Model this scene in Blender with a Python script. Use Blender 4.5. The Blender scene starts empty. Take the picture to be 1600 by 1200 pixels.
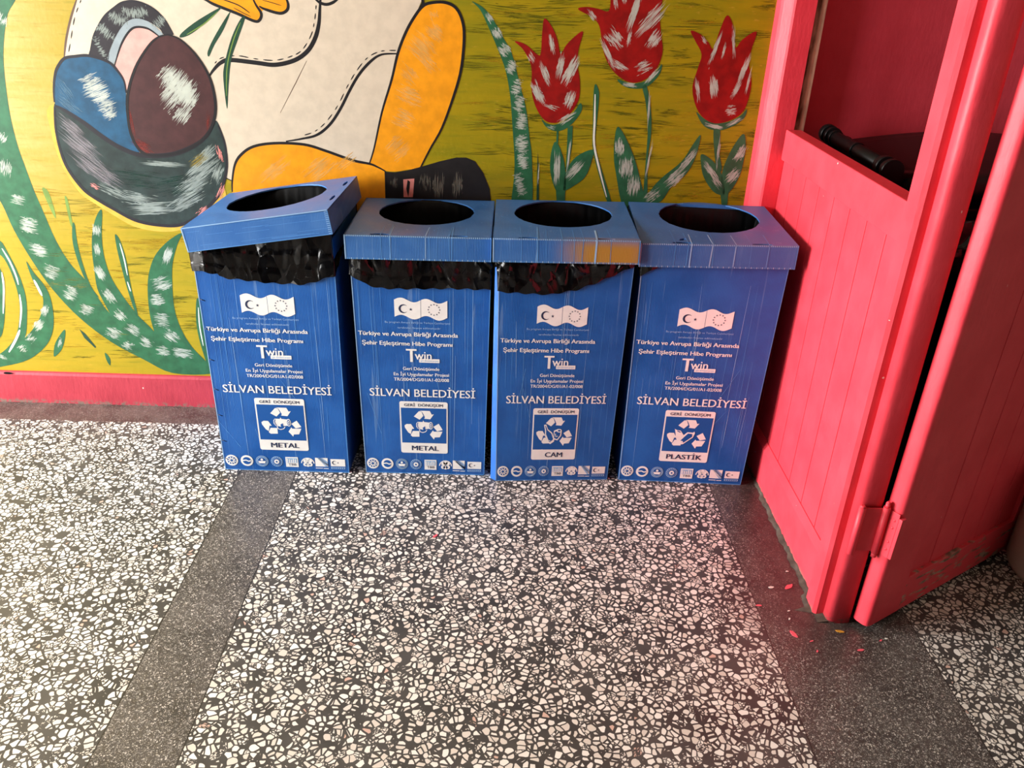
import bpy, bmesh, math, random
from mathutils import Vector, Matrix

random.seed(11)
scene = bpy.context.scene
COL = scene.collection

# ------------------------------------------------------------------ camera, world, light, exposure
cam_data = bpy.data.cameras.new('camera')
cam = bpy.data.objects.new('camera', cam_data)
COL.objects.link(cam)
cam_data.sensor_fit = 'HORIZONTAL'
cam_data.sensor_width = 36.0
cam_data.lens = 36.0 * 1294.75 / 1600.0
cam_data.clip_start = 0.05
cam.matrix_world = Matrix([[0.9993274, -0.0290155, -0.0224231, 0.0], [-0.0068345, 0.4533958, -0.8912831, -2.7046875], [0.0360276, 0.8908369, 0.4528926, 1.5], [0, 0, 0, 1]])
scene.camera = cam

world = bpy.data.worlds.new('world')
scene.world = world
world.use_nodes = True
wb = world.node_tree.nodes['Background']
wb.inputs['Color'].default_value = (1.0, 0.96, 0.90, 1)
wb.inputs['Strength'].default_value = 0.008

def area_light(name, loc, target, sx, sy, power, color):
    d = bpy.data.lights.new(name, 'AREA')
    d.shape = 'RECTANGLE'; d.size = sx; d.size_y = sy; d.energy = power; d.color = color
    o = bpy.data.objects.new(name, d); COL.objects.link(o)
    o.location = loc
    o.rotation_euler = (Vector(target) - Vector(loc)).to_track_quat('-Z', 'Y').to_euler()
    return o
# daylight coming in through the window of the left wall
area_light('window_daylight', (-4.16, -0.86, 1.25), (0.0, -0.80, 1.15), 1.0, 1.6, 420, (1.0, 0.99, 0.975))
# softer daylight through the open doorway further along the same wall
area_light('doorway_daylight', (-4.16, -2.15, 1.15), (-0.6, -1.3, 0.3), 0.9, 2.0, 165, (0.99, 0.99, 0.97))

scene.view_settings.view_transform = 'Standard'
scene.view_settings.look = 'None'
scene.view_settings.exposure = 0.0
scene.view_settings.gamma = 1.0
scene.view_settings.use_curve_mapping = False

# ------------------------------------------------------------------ materials
def srgb(r, g, b):
    def f(c):
        c /= 255.0
        return c / 12.92 if c <= 0.04045 else ((c + 0.055) / 1.055) ** 2.4
    return (f(r), f(g), f(b), 1)

class NT:
    def __init__(self, name, rough=0.5, spec=0.5):
        self.m = bpy.data.materials.new(name); self.m.use_nodes = True
        self.t = self.m.node_tree; self.n = self.t.nodes; self.l = self.t.links
        self.b = self.n['Principled BSDF']
        self.b.inputs['Roughness'].default_value = rough
        self.b.inputs['Specular IOR Level'].default_value = spec
        self._c = None
    def new(self, k, **kw):
        x = self.n.new(k)
        for a, v in kw.items(): setattr(x, a, v)
        return x
    def put(self, sock, v):
        if hasattr(v, 'is_output'): self.l.new(v, sock)
        else: sock.default_value = v
    def coord(self):
        if not self._c: self._c = self.new('ShaderNodeTexCoord').outputs['Object']
        return self._c
    def mapped(self, scale, src=None):
        x = self.new('ShaderNodeMapping'); x.inputs['Scale'].default_value = scale
        self.l.new(src or self.coord(), x.inputs['Vector']); return x.outputs['Vector']
    def noise(self, scale, vec=None, detail=3, rough=0.55, out='Fac'):
        x = self.new('ShaderNodeTexNoise'); x.inputs['Scale'].default_value = scale
        x.inputs['Detail'].default_value = detail; x.inputs['Roughness'].default_value = rough
        self.l.new(vec or self.coord(), x.inputs['Vector']); return x.outputs[out]
    def voro(self, scale, vec, feature='F1', out='Color'):
        x = self.new('ShaderNodeTexVoronoi', feature=feature); x.inputs['Scale'].default_value = scale
        self.l.new(vec, x.inputs['Vector']); return x.outputs[out]
    def math(self, op, a, b=0.0, c=0.0):
        x = self.new('ShaderNodeMath', operation=op)
        for i, v in enumerate((a, b, c)): self.put(x.inputs[i], v)
        return x.outputs[0]
    def ramp(self, v, a, b, lo=0.0, hi=1.0):
        x = self.new('ShaderNodeMapRange', interpolation_type='SMOOTHSTEP')
        self.put(x.inputs[0], v)
        for i, q in enumerate((a, b, lo, hi)): self.put(x.inputs[i + 1], q)
        return x.outputs[0]
    def mix(self, f, a, b):
        x = self.new('ShaderNodeMix', data_type='RGBA')
        self.put(x.inputs[0], f); self.put(x.inputs[6], a); self.put(x.inputs[7], b)
        return x.outputs[2]
    def sep(self, v, color=False):
        x = self.new('ShaderNodeSeparateColor' if color else 'ShaderNodeSeparateXYZ')
        self.l.new(v, x.inputs[0]); return x.outputs
    def base(self, v): self.put(self.b.inputs['Base Color'], v); return self
    def rough(self, v): self.put(self.b.inputs['Roughness'], v); return self
    def bump(self, h, strength=0.3, dist=0.002):
        x = self.new('ShaderNodeBump'); x.inputs['Strength'].default_value = strength
        x.inputs['Distance'].default_value = dist
        self.l.new(h, x.inputs['Height']); self.l.new(x.outputs[0], self.b.inputs['Normal']); return self

M = {}
def flat(name, col, rough=0.45, spec=0.4, var=0.0, scale=30, stretch=(1, 1, 1)):
    t = NT(name, rough, spec)
    if var:
        n = t.noise(scale, t.mapped(stretch), 4)
        t.base(t.mix(t.ramp(n, .3, .7), tuple(c * (1 - var) for c in col[:3]) + (1,), tuple(min(1, c * (1 + var)) for c in col[:3]) + (1,)))
    else: t.base(col)
    M[name] = t.m
    return t

# painted wall ground: ochre yellow with horizontal brush marks
t = NT('mural_ground', 0.42, 0.4)
xyz = t.sep(t.coord())
n1 = t.noise(5, t.mapped((1.0, 1, 6.0)), 5); n2 = t.noise(26, t.mapped((.35, 1, 3.5)), 4)
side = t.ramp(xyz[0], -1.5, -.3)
pale = t.math('MULTIPLY', t.ramp(xyz[2], .55, 1.0), t.ramp(xyz[0], -1.15, -1.6))  # paler paint high on the left, with the glare there put into the colour
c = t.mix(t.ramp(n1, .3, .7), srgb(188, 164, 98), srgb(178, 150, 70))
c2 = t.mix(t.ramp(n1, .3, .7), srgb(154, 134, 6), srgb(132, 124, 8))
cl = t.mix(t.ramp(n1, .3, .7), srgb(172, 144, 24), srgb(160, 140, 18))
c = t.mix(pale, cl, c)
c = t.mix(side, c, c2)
c = t.mix(t.math('MULTIPLY', t.ramp(n2, .52, .72), .5), c, srgb(116, 116, 16))
c = t.mix(t.math('MULTIPLY', t.ramp(t.noise(60, t.mapped((.5, 1, 2))), .6, .75), .4), c, srgb(206, 160, 60))
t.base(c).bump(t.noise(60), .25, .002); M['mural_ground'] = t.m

PINK = srgb(231, 62, 76)
def pink(name, chips=0.0, rough=0.34, dirt=0.0):
    t = NT(name, rough + .14, 0.4)
    n = t.noise(9, None, 5)
    c = t.mix(t.ramp(n, .3, .7), srgb(225, 57, 71), srgb(235, 67, 81))
    if chips:
        s = t.ramp(t.noise(34, None, 2), .82 - chips * .06, .826 - chips * .06)
        c = t.mix(s, c, srgb(236, 206, 196))
    if dirt:
        z = t.sep(t.coord())[2]
        e = t.math('MULTIPLY', t.ramp(z, .022, .002), t.ramp(t.noise(60), .42, .62))
        c = t.mix(e, c, srgb(120, 100, 90))
    t.base(c).bump(t.noise(70, t.mapped((1, 1, .35)), 3), .35, .0025)
    M[name] = t.m
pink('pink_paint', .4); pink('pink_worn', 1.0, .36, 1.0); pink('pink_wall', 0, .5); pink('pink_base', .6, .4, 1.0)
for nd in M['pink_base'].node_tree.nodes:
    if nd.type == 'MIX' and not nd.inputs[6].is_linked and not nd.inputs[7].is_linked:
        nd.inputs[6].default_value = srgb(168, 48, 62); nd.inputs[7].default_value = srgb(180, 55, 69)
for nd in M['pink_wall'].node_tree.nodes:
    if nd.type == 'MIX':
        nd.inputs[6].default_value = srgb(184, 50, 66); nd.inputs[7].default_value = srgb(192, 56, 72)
t = NT('pink_scraped', .5)
nz = t.noise(14, t.mapped((1, 1, 5)), 5)
t.base(t.mix(t.ramp(nz, .52, .62), PINK, t.mix(t.ramp(t.noise(40), .4, .6), srgb(120, 86, 70), srgb(176, 150, 130)))); M['pink_scraped'] = t.m
t = NT('raw_wood', .8, .2)
x = t.sep(t.coord())[0]
nn = t.noise(22, t.mapped((2, 2, .5)), 5)
t.base(t.mix(t.math('MULTIPLY_ADD', t.ramp(nn, .35, .65), .45, t.ramp(x, .040, .048, 0.0, .55)), srgb(84, 62, 42), srgb(236, 206, 176))).bump(nn, .6, .004); M['raw_wood'] = t.m

# terrazzo floor
t = NT('terrazzo', .38, .5)
v = t.coord(); xyz = t.sep(v)
warp = t.new('ShaderNodeVectorMath', operation='MULTIPLY_ADD')
wn = t.noise(16, None, 2, .5, 'Color'); t.l.new(wn, warp.inputs[0]); warp.inputs[1].default_value = (.022, .022, 0); t.l.new(v, warp.inputs[2])
flatv = t.new('ShaderNodeVectorMath', operation='MULTIPLY'); t.l.new(warp.outputs[0], flatv.inputs[0]); flatv.inputs[1].default_value = (1, 1, 0)
fv = flatv.outputs[0]
def chips(scale, keep, lo, hi, vec, R=.70):
    d = t.voro(scale, vec, 'DISTANCE_TO_EDGE', 'Distance')
    rgb = t.sep(t.voro(scale, vec), True)
    thr = t.math('MULTIPLY_ADD', rgb[1], hi - lo, lo)
    f1 = t.voro(scale, vec, 'F1', 'Distance')
    m = t.ramp(t.math('MINIMUM', t.math('SUBTRACT', d, thr), t.math('SUBTRACT', R, f1)), 0.0, .03)
    return t.math('MULTIPLY', m, t.math('LESS_THAN', rgb[0], keep)), rgb
big, bc = chips(64, .88, .045, .20, fv)
off = t.new('ShaderNodeVectorMath', operation='ADD'); t.l.new(fv, off.inputs[0]); off.inputs[1].default_value = (3.1, 7.7, 0)
nobig = t.math('GREATER_THAN', bc[0], .88)
small, sc_ = chips(120, .92, .05, .20, off.outputs[0])
small = t.math('MULTIPLY', small, nobig)
tiny, tc_ = chips(230, .40, .08, .2, off.outputs[0])
tiny = t.math('MULTIPLY', tiny, t.math('SUBTRACT', 1.0, t.math('MAXIMUM', big, small)))
tiny = t.math('MULTIPLY', tiny, nobig)
chip = t.math('MAXIMUM', t.math('MAXIMUM', big, small), t.math('MULTIPLY', tiny, .8))
cc = t.mix(bc[2], srgb(216, 206, 194), srgb(242, 237, 228))
cc = t.mix(t.math('GREATER_THAN', bc[1], .985), cc, srgb(210, 176, 160))
cement = t.mix(t.ramp(t.noise(7, None, 4), .3, .7), srgb(58, 56, 54), srgb(79, 76, 73))
body = t.mix(chip, cement, cc)
# fine dark strips
fine, fc = chips(270, .40, .06, .2, fv)
finer, fc2 = chips(520, .34, .06, .2, off.outputs[0])
fcol = t.mix(fc[2], srgb(124, 119, 113), srgb(206, 199, 190))
strip = t.mix(t.math('MAXIMUM', fine, t.math('MULTIPLY', finer, .7)), t.mix(t.ramp(t.noise(8), .3, .7), srgb(60, 56, 53), srgb(80, 75, 71)), fcol)
def band(a, b, s=.0006):
    return t.math('MULTIPLY', t.ramp(xyz[0], a - s, a + s), t.ramp(xyz[0], b + s, b - s))
border = t.ramp(t.math('ADD', xyz[1], t.math('MULTIPLY', t.noise(30), .03)), -.128, -.120)
isstrip = t.math('MAXIMUM', band(-.812, -.631), band(.716, 1.106))
col = t.mix(isstrip, body, strip)
bord = t.mix(t.math('MULTIPLY', fine, .35), t.mix(t.ramp(t.noise(9, None, 5), .35, .65), srgb(66, 54, 50), srgb(92, 80, 74)), srgb(170, 160, 150))
col = t.mix(border, col, bord)
joint = t.math('MAXIMUM', t.math('MAXIMUM', band(-.8135, -.8105), band(-.6325, -.6295)), t.math('MAXIMUM', band(.7145, .7170), band(1.105, 1.1075)))
col = t.mix(t.math('MULTIPLY', joint, t.math('SUBTRACT', 1.0, border)), col, srgb(34, 30, 28))
# dirt trodden into the floor around the partition foot
dx = t.math('MULTIPLY', t.math('SUBTRACT', xyz[0], .88), 4.2); dy = t.math('MULTIPLY', t.math('SUBTRACT', xyz[1], -.98), 3.2)
dist = t.math('SQRT', t.math('ADD', t.math('MULTIPLY', dx, dx), t.math('MULTIPLY', dy, dy)))
dist2 = t.math('MULTIPLY', t.math('ABSOLUTE', t.math('SUBTRACT', xyz[0], .875)), 5.5)
dist2 = t.math('ADD', dist2, t.math('MULTIPLY', t.ramp(xyz[1], -.9, -1.0), 9.0))
dirt = t.math('MINIMUM', dist, dist2)
dirt = t.ramp(t.math('ADD', dirt, t.math('MULTIPLY', t.noise(14, None, 5), .7)), 1.65, .55)
col = t.mix(t.math('MULTIPLY', dirt, .85), col, t.mix(t.ramp(t.noise(22, None, 5), .35, .65), srgb(46, 39, 37), srgb(68, 59, 55)))
t.base(col).rough(t.mix(chip, (.42, .42, .42, 1), (.30, .30, .30, 1))); M['terrazzo'] = t.m

# blue corrugated plastic of the bins
def blue(name, ca, cb, along, spray=False):
    t = NT(name, .36, .5)
    st = (1, 1, .03) if along == 'z' else (1, .03, 1)
    fl = t.new('ShaderNodeTexWave', wave_type='BANDS', bands_direction='X')
    fl.inputs['Scale'].default_value = 68; t.l.new(t.coord(), fl.inputs['Vector'])
    s1 = t.noise(120, t.mapped(st), 4); s2 = t.noise(10, None, 4)
    sc = t.noise(46, t.mapped((1, 1, .05)), 3)
    c = t.mix(t.ramp(s2, .3, .7), ca, cb)
    c = t.mix(t.math('MULTIPLY', t.ramp(s1, .60, .74), .30), c, srgb(120, 160, 205))
    c = t.mix(t.math('MULTIPLY', t.ramp(sc, .66, .70), .25), c, srgb(150, 185, 220))
    c = t.mix(t.math('MULTIPLY', t.ramp(fl.outputs[0], .85, 1.0), .10), c, srgb(120, 165, 215))
    if spray:
        q = t.sep(t.coord())
        f = t.math('MULTIPLY', t.ramp(t.math('ADD', q[0], t.math('MULTIPLY', t.noise(12), .06)), -.03, .11), t.ramp(q[2], .835, .79))
        f = t.math('MULTIPLY', f, t.ramp(q[1], -.195, -.205))
        f = t.math('MULTIPLY', f, t.ramp(q[0], .26, .17, .55, 1.0))
        c = t.mix(t.math('MULTIPLY', f, .92), c, srgb(176, 132, 14))
    t.base(c).bump(t.math('ADD', fl.outputs[0], t.math('MULTIPLY', s2, 2.0)), .16, .0015)
    t.rough(t.ramp(s2, .3, .7, .30, .46))
    M[name] = t.m
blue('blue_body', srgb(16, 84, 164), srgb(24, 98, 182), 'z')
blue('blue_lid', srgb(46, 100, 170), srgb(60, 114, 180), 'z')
blue('blue_lid_sprayed', srgb(46, 100, 170), srgb(60, 114, 180), 'z', True)
flat('blue_inside', srgb(10, 50, 110), .6)
flat('crease', srgb(150, 190, 228), .5)
flat('crease_and_glint_soft', srgb(88, 148, 212), .45)
flat('print_white', srgb(246, 245, 242), .5, .3, .03, 40)
flat('print_navy', srgb(34, 48, 84), .5)
flat('print_blue', srgb(22, 88, 166), .42)
flat('print_pale', srgb(150, 186, 226), .5)
flat('staple_steel', srgb(52, 54, 62), .35).b.inputs['Metallic'].default_value = .6
# black polythene: crumpled into flat facets that each lean their own way
t = NT('black_polythene', .22, .28)
def facets(scale, stretch, slope):
    mv = t.mapped(stretch)
    vo = t.new('ShaderNodeTexVoronoi', feature='F1'); vo.inputs['Scale'].default_value = scale; t.l.new(mv, vo.inputs['Vector'])
    d = t.new('ShaderNodeVectorMath', operation='SUBTRACT'); t.l.new(mv, d.inputs[0]); t.l.new(vo.outputs['Position'], d.inputs[1])
    q = t.new('ShaderNodeVectorMath', operation='SUBTRACT'); t.l.new(vo.outputs['Color'], q.inputs[0]); q.inputs[1].default_value = (.5, .5, .5)
    e = t.new('ShaderNodeVectorMath', operation='DOT_PRODUCT'); t.l.new(d.outputs[0], e.inputs[0]); t.l.new(q.outputs[0], e.inputs[1])
    return t.math('MULTIPLY', e.outputs['Value'], slope)
hh = t.math('ADD', facets(20, (1, 1, .45), .95), facets(52, (1, 1, .5), .45))
t.base(srgb(8, 8, 10)).bump(hh, .9, 1.0); M['black_polythene'] = t.m
flat('black_polythene_inner', srgb(8, 8, 10), .5, .2)
flat('black_plastic', srgb(12, 11, 12), .45, .2, .2, 14)
flat('white_plastic', srgb(214, 206, 192), .4, .5, .05, 8)
flat('hole_dark', srgb(8, 8, 12), .8, .1)
flat('flake_pink', srgb(236, 96, 110), .6); flat('flake_yellow', srgb(196, 140, 50), .6); flat('flake_white', srgb(220, 215, 205), .6)
flat('mortar', srgb(84, 74, 66), .85, .2, .35, 24)
flat('plaster', srgb(150, 142, 130), .8, .2, .05, 3)
# mural paints
for k, c_, var in (('green', (40, 94, 62), .22), ('green2', (108, 136, 60), .15), ('dgreen', (30, 66, 48), .2), ('white', (214, 220, 206), .06),
                   ('ink', (26, 24, 26), 0), ('ink2', (34, 32, 38), .1), ('brown', (96, 74, 58), .1), ('cream', (204, 190, 168), .06), ('orange', (228, 148, 16), .10),
                   ('pale', (236, 184, 96), .1), ('black', (32, 29, 29), .2), ('grey', (128, 122, 110), .1), ('rose', (222, 140, 132), .12), ('rose2', (214, 158, 148), .1),
                   ('halo', (204, 164, 62), .1), ('basket', (36, 50, 48), .3), ('lilac', (142, 136, 140), .15), ('mist', (168, 180, 172), .12), ('ochre', (146, 128, 60), .1),
                   ('deepg', (16, 58, 46), .2), ('handle', (40, 36, 40), .15), ('band', (142, 154, 158), .08), ('blue', (26, 74, 104), .22), ('egg', (66, 36, 36), .18),
                   ('rust', (134, 48, 40), .15), ('steel', (84, 118, 140), .1), ('tulip', (136, 16, 12), .22), ('olive', (84, 90, 14), .2), ('olive2', (104, 102, 14), .2), ('gold', (170, 136, 16), .1)):
    flat('paint_' + k, srgb(*c_), .42, .4, var, 26, (1, 1, 1))
    if k in ('white', 'pale', 'grey', 'lilac', 'mist', 'ochre', 'deepg', 'rust', 'steel', 'olive', 'olive2', 'gold'):     # thin dry-brushed coats let the ground through
        a_ = M['paint_' + k].copy(); a_.name = 'paint_' + k + '_thin'; M[a_.name] = a_
        a_.node_tree.nodes['Principled BSDF'].inputs['Alpha'].default_value = .5

# ------------------------------------------------------------------ mesh helpers
def obj(name, bm, mats, parent=None, smooth=False, recalc=True):
    if recalc: bmesh.ops.recalc_face_normals(bm, faces=bm.faces)
    me = bpy.data.meshes.new(name); bm.to_mesh(me); bm.free()
    for m in (mats if isinstance(mats, (list, tuple)) else [mats]): me.materials.append(M[m])
    if smooth: me.polygons.foreach_set('use_smooth', [True] * len(me.polygons))
    o = bpy.data.objects.new(name, me); COL.objects.link(o)
    if parent: o.parent = parent
    return o
def tag(o, label, cat=None, group=None, kind=None):
    if label: o['label'] = label
    if cat: o['category'] = cat
    if group: o['group'] = group
    if kind: o['kind'] = kind
    return o
def empty(name, loc, rz=0.0):
    o = bpy.data.objects.new(name, None); COL.objects.link(o); o.location = loc; o.rotation_euler = (0, 0, rz)
    o.empty_display_size = .1
    return o
def box(bm, a, b, mi=0, bev=0.0):
    r = bmesh.ops.create_cube(bm, size=1.0)
    for v in r['verts']:
        v.co = Vector(tuple(a[i] + (v.co[i] + .5) * (b[i] - a[i]) for i in range(3)))
    fs = set(f for v in r['verts'] for f in v.link_faces)
    for f in fs: f.material_index = mi
    if bev:
        es = list(set(e for v in r['verts'] for e in v.link_edges))
        q = bmesh.ops.bevel(bm, geom=es, offset=bev, segments=2, affect='EDGES', profile=.6)
        for f in q['faces']: f.material_index = mi
def prism(bm, pts, z0, z1, mi=0):
    lo = [bm.verts.new((x, y, z0)) for x, y in pts]; hi = [bm.verts.new((x, y, z1)) for x, y in pts]
    n = len(pts); fs = [bm.faces.new(lo[::-1]), bm.faces.new(hi)]
    for i in range(n): fs.append(bm.faces.new((lo[i], lo[(i + 1) % n], hi[(i + 1) % n], hi[i])))
    for f in fs: f.material_index = mi
    return fs
def tube(bm, a, b, r, seg=20, mi=0, r2=None, caps=True):
    a, b = Vector(a), Vector(b); d = (b - a).normalized()
    u = d.orthogonal().normalized(); w = d.cross(u); r2 = r if r2 is None else r2
    A = [bm.verts.new(a + (u * math.cos(2 * math.pi * i / seg) + w * math.sin(2 * math.pi * i / seg)) * r) for i in range(seg)]
    B = [bm.verts.new(b + (u * math.cos(2 * math.pi * i / seg) + w * math.sin(2 * math.pi * i / seg)) * r2) for i in range(seg)]
    for i in range(seg):
        f = bm.faces.new((A[i], A[(i + 1) % seg], B[(i + 1) % seg], B[i])); f.material_index = mi; f.smooth = True
    if caps:
        for q in (A[::-1], B): bm.faces.new(q).material_index = mi
def lathe(bm, prof, seg=48, cx=0, cy=0, mi=0):
    rings = [[bm.verts.new((cx + r * math.cos(2 * math.pi * i / seg), cy + r * math.sin(2 * math.pi * i / seg), z)) for i in range(seg)] for r, z in prof]
    for A, B in zip(rings, rings[1:]):
        for i in range(seg):
            f = bm.faces.new((A[i], A[(i + 1) % seg], B[(i + 1) % seg], B[i])); f.smooth = True; f.material_index = mi
    bm.faces.new(rings[0][::-1]); bm.faces.new(rings[-1])
def catmull(pts, closed, n=4):
    out = []; N = len(pts); rng = range(N if closed else N - 1)
    for i in rng:
        p = [pts[(i + k) % N] if closed else pts[min(max(i + k, 0), N - 1)] for k in (-1, 0, 1, 2)]
        for j in range(n):
            s = j / n
            out.append(tuple(.5 * (2 * p[1][d] + (p[2][d] - p[0][d]) * s + (2 * p[0][d] - 5 * p[1][d] + 4 * p[2][d] - p[3][d]) * s * s + (3 * p[1][d] - p[0][d] - 3 * p[2][d] + p[3][d]) * s ** 3) for d in (0, 1)))
    if not closed: out.append(tuple(pts[-1]))
    return out
def ribbon(pts, w, taper=True):
    L, R_ = [], []; n = len(pts)
    for i, p in enumerate(pts):
        a = pts[max(i - 1, 0)]; b = pts[min(i + 1, n - 1)]
        dx, dz = b[0] - a[0], b[1] - a[1]; l = math.hypot(dx, dz) or 1
        k = w * .5 * ((.45 + .55 * min(1, 4 * min(i, n - 1 - i) / max(1, n - 1))) if taper else 1)
        L.append((p[0] - dz / l * k, p[1] + dx / l * k)); R_.append((p[0] + dz / l * k, p[1] - dx / l * k))
    return [(L[i], L[i + 1], R_[i + 1], R_[i]) for i in range(n - 1)]

# ------------------------------------------------------------------ the setting
bm = bmesh.new(); box(bm, (-4.12, -3.8, -.06), (2.72, .02, 0))
tag(obj('floor', bm, 'terrazzo'), 'cream and grey terrazzo floor with dark fine-grained strips', 'floor', kind='structure')
bm = bmesh.new()
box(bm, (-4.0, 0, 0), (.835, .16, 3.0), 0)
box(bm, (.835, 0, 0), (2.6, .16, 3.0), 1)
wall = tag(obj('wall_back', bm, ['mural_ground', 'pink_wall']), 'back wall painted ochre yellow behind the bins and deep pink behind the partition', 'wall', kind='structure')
bm = bmesh.new()
XW = -4.0
y0, y1, z0, z1 = -1.40, -.32, .42, 2.08; d0, d1, dz = -2.7, -1.6, 2.2
box(bm, (XW - .12, y1, 0), (XW, .16, 3)); box(bm, (XW - .12, d1, 0), (XW, y0, 3)); box(bm, (XW - .12, -3.8, 0), (XW, d0, 3))
box(bm, (XW - .12, y0, 0), (XW, y1, z0)); box(bm, (XW - .12, y0, z1), (XW, y1, 3)); box(bm, (XW - .12, d0, dz), (XW, d1, 3))
tag(obj('wall_left', bm, 'plaster'), 'plain plaster wall left of the mural, with the window and doorway', 'wall', kind='structure')
bm = bmesh.new()
for a, b in (((y0, z0), (y0 + .05, z1)), ((y1 - .05, z0), (y1, z1)), ((y0 + .05, z0), (y1 - .05, z0 + .05)), ((y0 + .05, z1 - .05), (y1 - .05, z1))):
    box(bm, (XW - .10, a[0], a[1]), (XW - .03, b[0], b[1]), 0, .004)
tag(obj('window_1', bm, 'white_plastic'), 'white window frame in the left wall', 'window', kind='structure')
bm = bmesh.new(); box(bm, (XW - .12, -3.8, 3.0), (2.72, .16, 3.1))
tag(obj('ceiling', bm, 'plaster'), 'plain white ceiling of the corridor', 'ceiling', kind='structure')
bm = bmesh.new(); box(bm, (2.6, -3.8, 0), (2.72, .16, 3))
tag(obj('wall_right', bm, 'plaster'), 'plain wall far right of the door', 'wall', kind='structure')
bm = bmesh.new()
prism(bm, [(0, 0), (-.014, 0), (-.014, .112), (-.010, .121), (-.002, .1225), (0, .1225)], -4.0, .808)
for v in bm.verts: v.co = Vector((v.co.z, v.co.x, v.co.y))
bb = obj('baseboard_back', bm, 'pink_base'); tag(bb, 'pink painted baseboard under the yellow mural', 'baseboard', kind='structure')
bm = bmesh.new()
q = [(-1.752 + .012 * math.cos(a) * (1.6 if math.cos(a) > 0 else 1), .118 + .004 * math.sin(a)) for a in [i * math.pi / 6 for i in range(12)]]
prism(bm, [(x, z) for x, z in q], -.0005, .0015)
for v in bm.verts: v.co = Vector((v.co.x, -.0142 - v.co.z, v.co.y))
obj('paint_chip', bm, 'hole_dark', bb)

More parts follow.
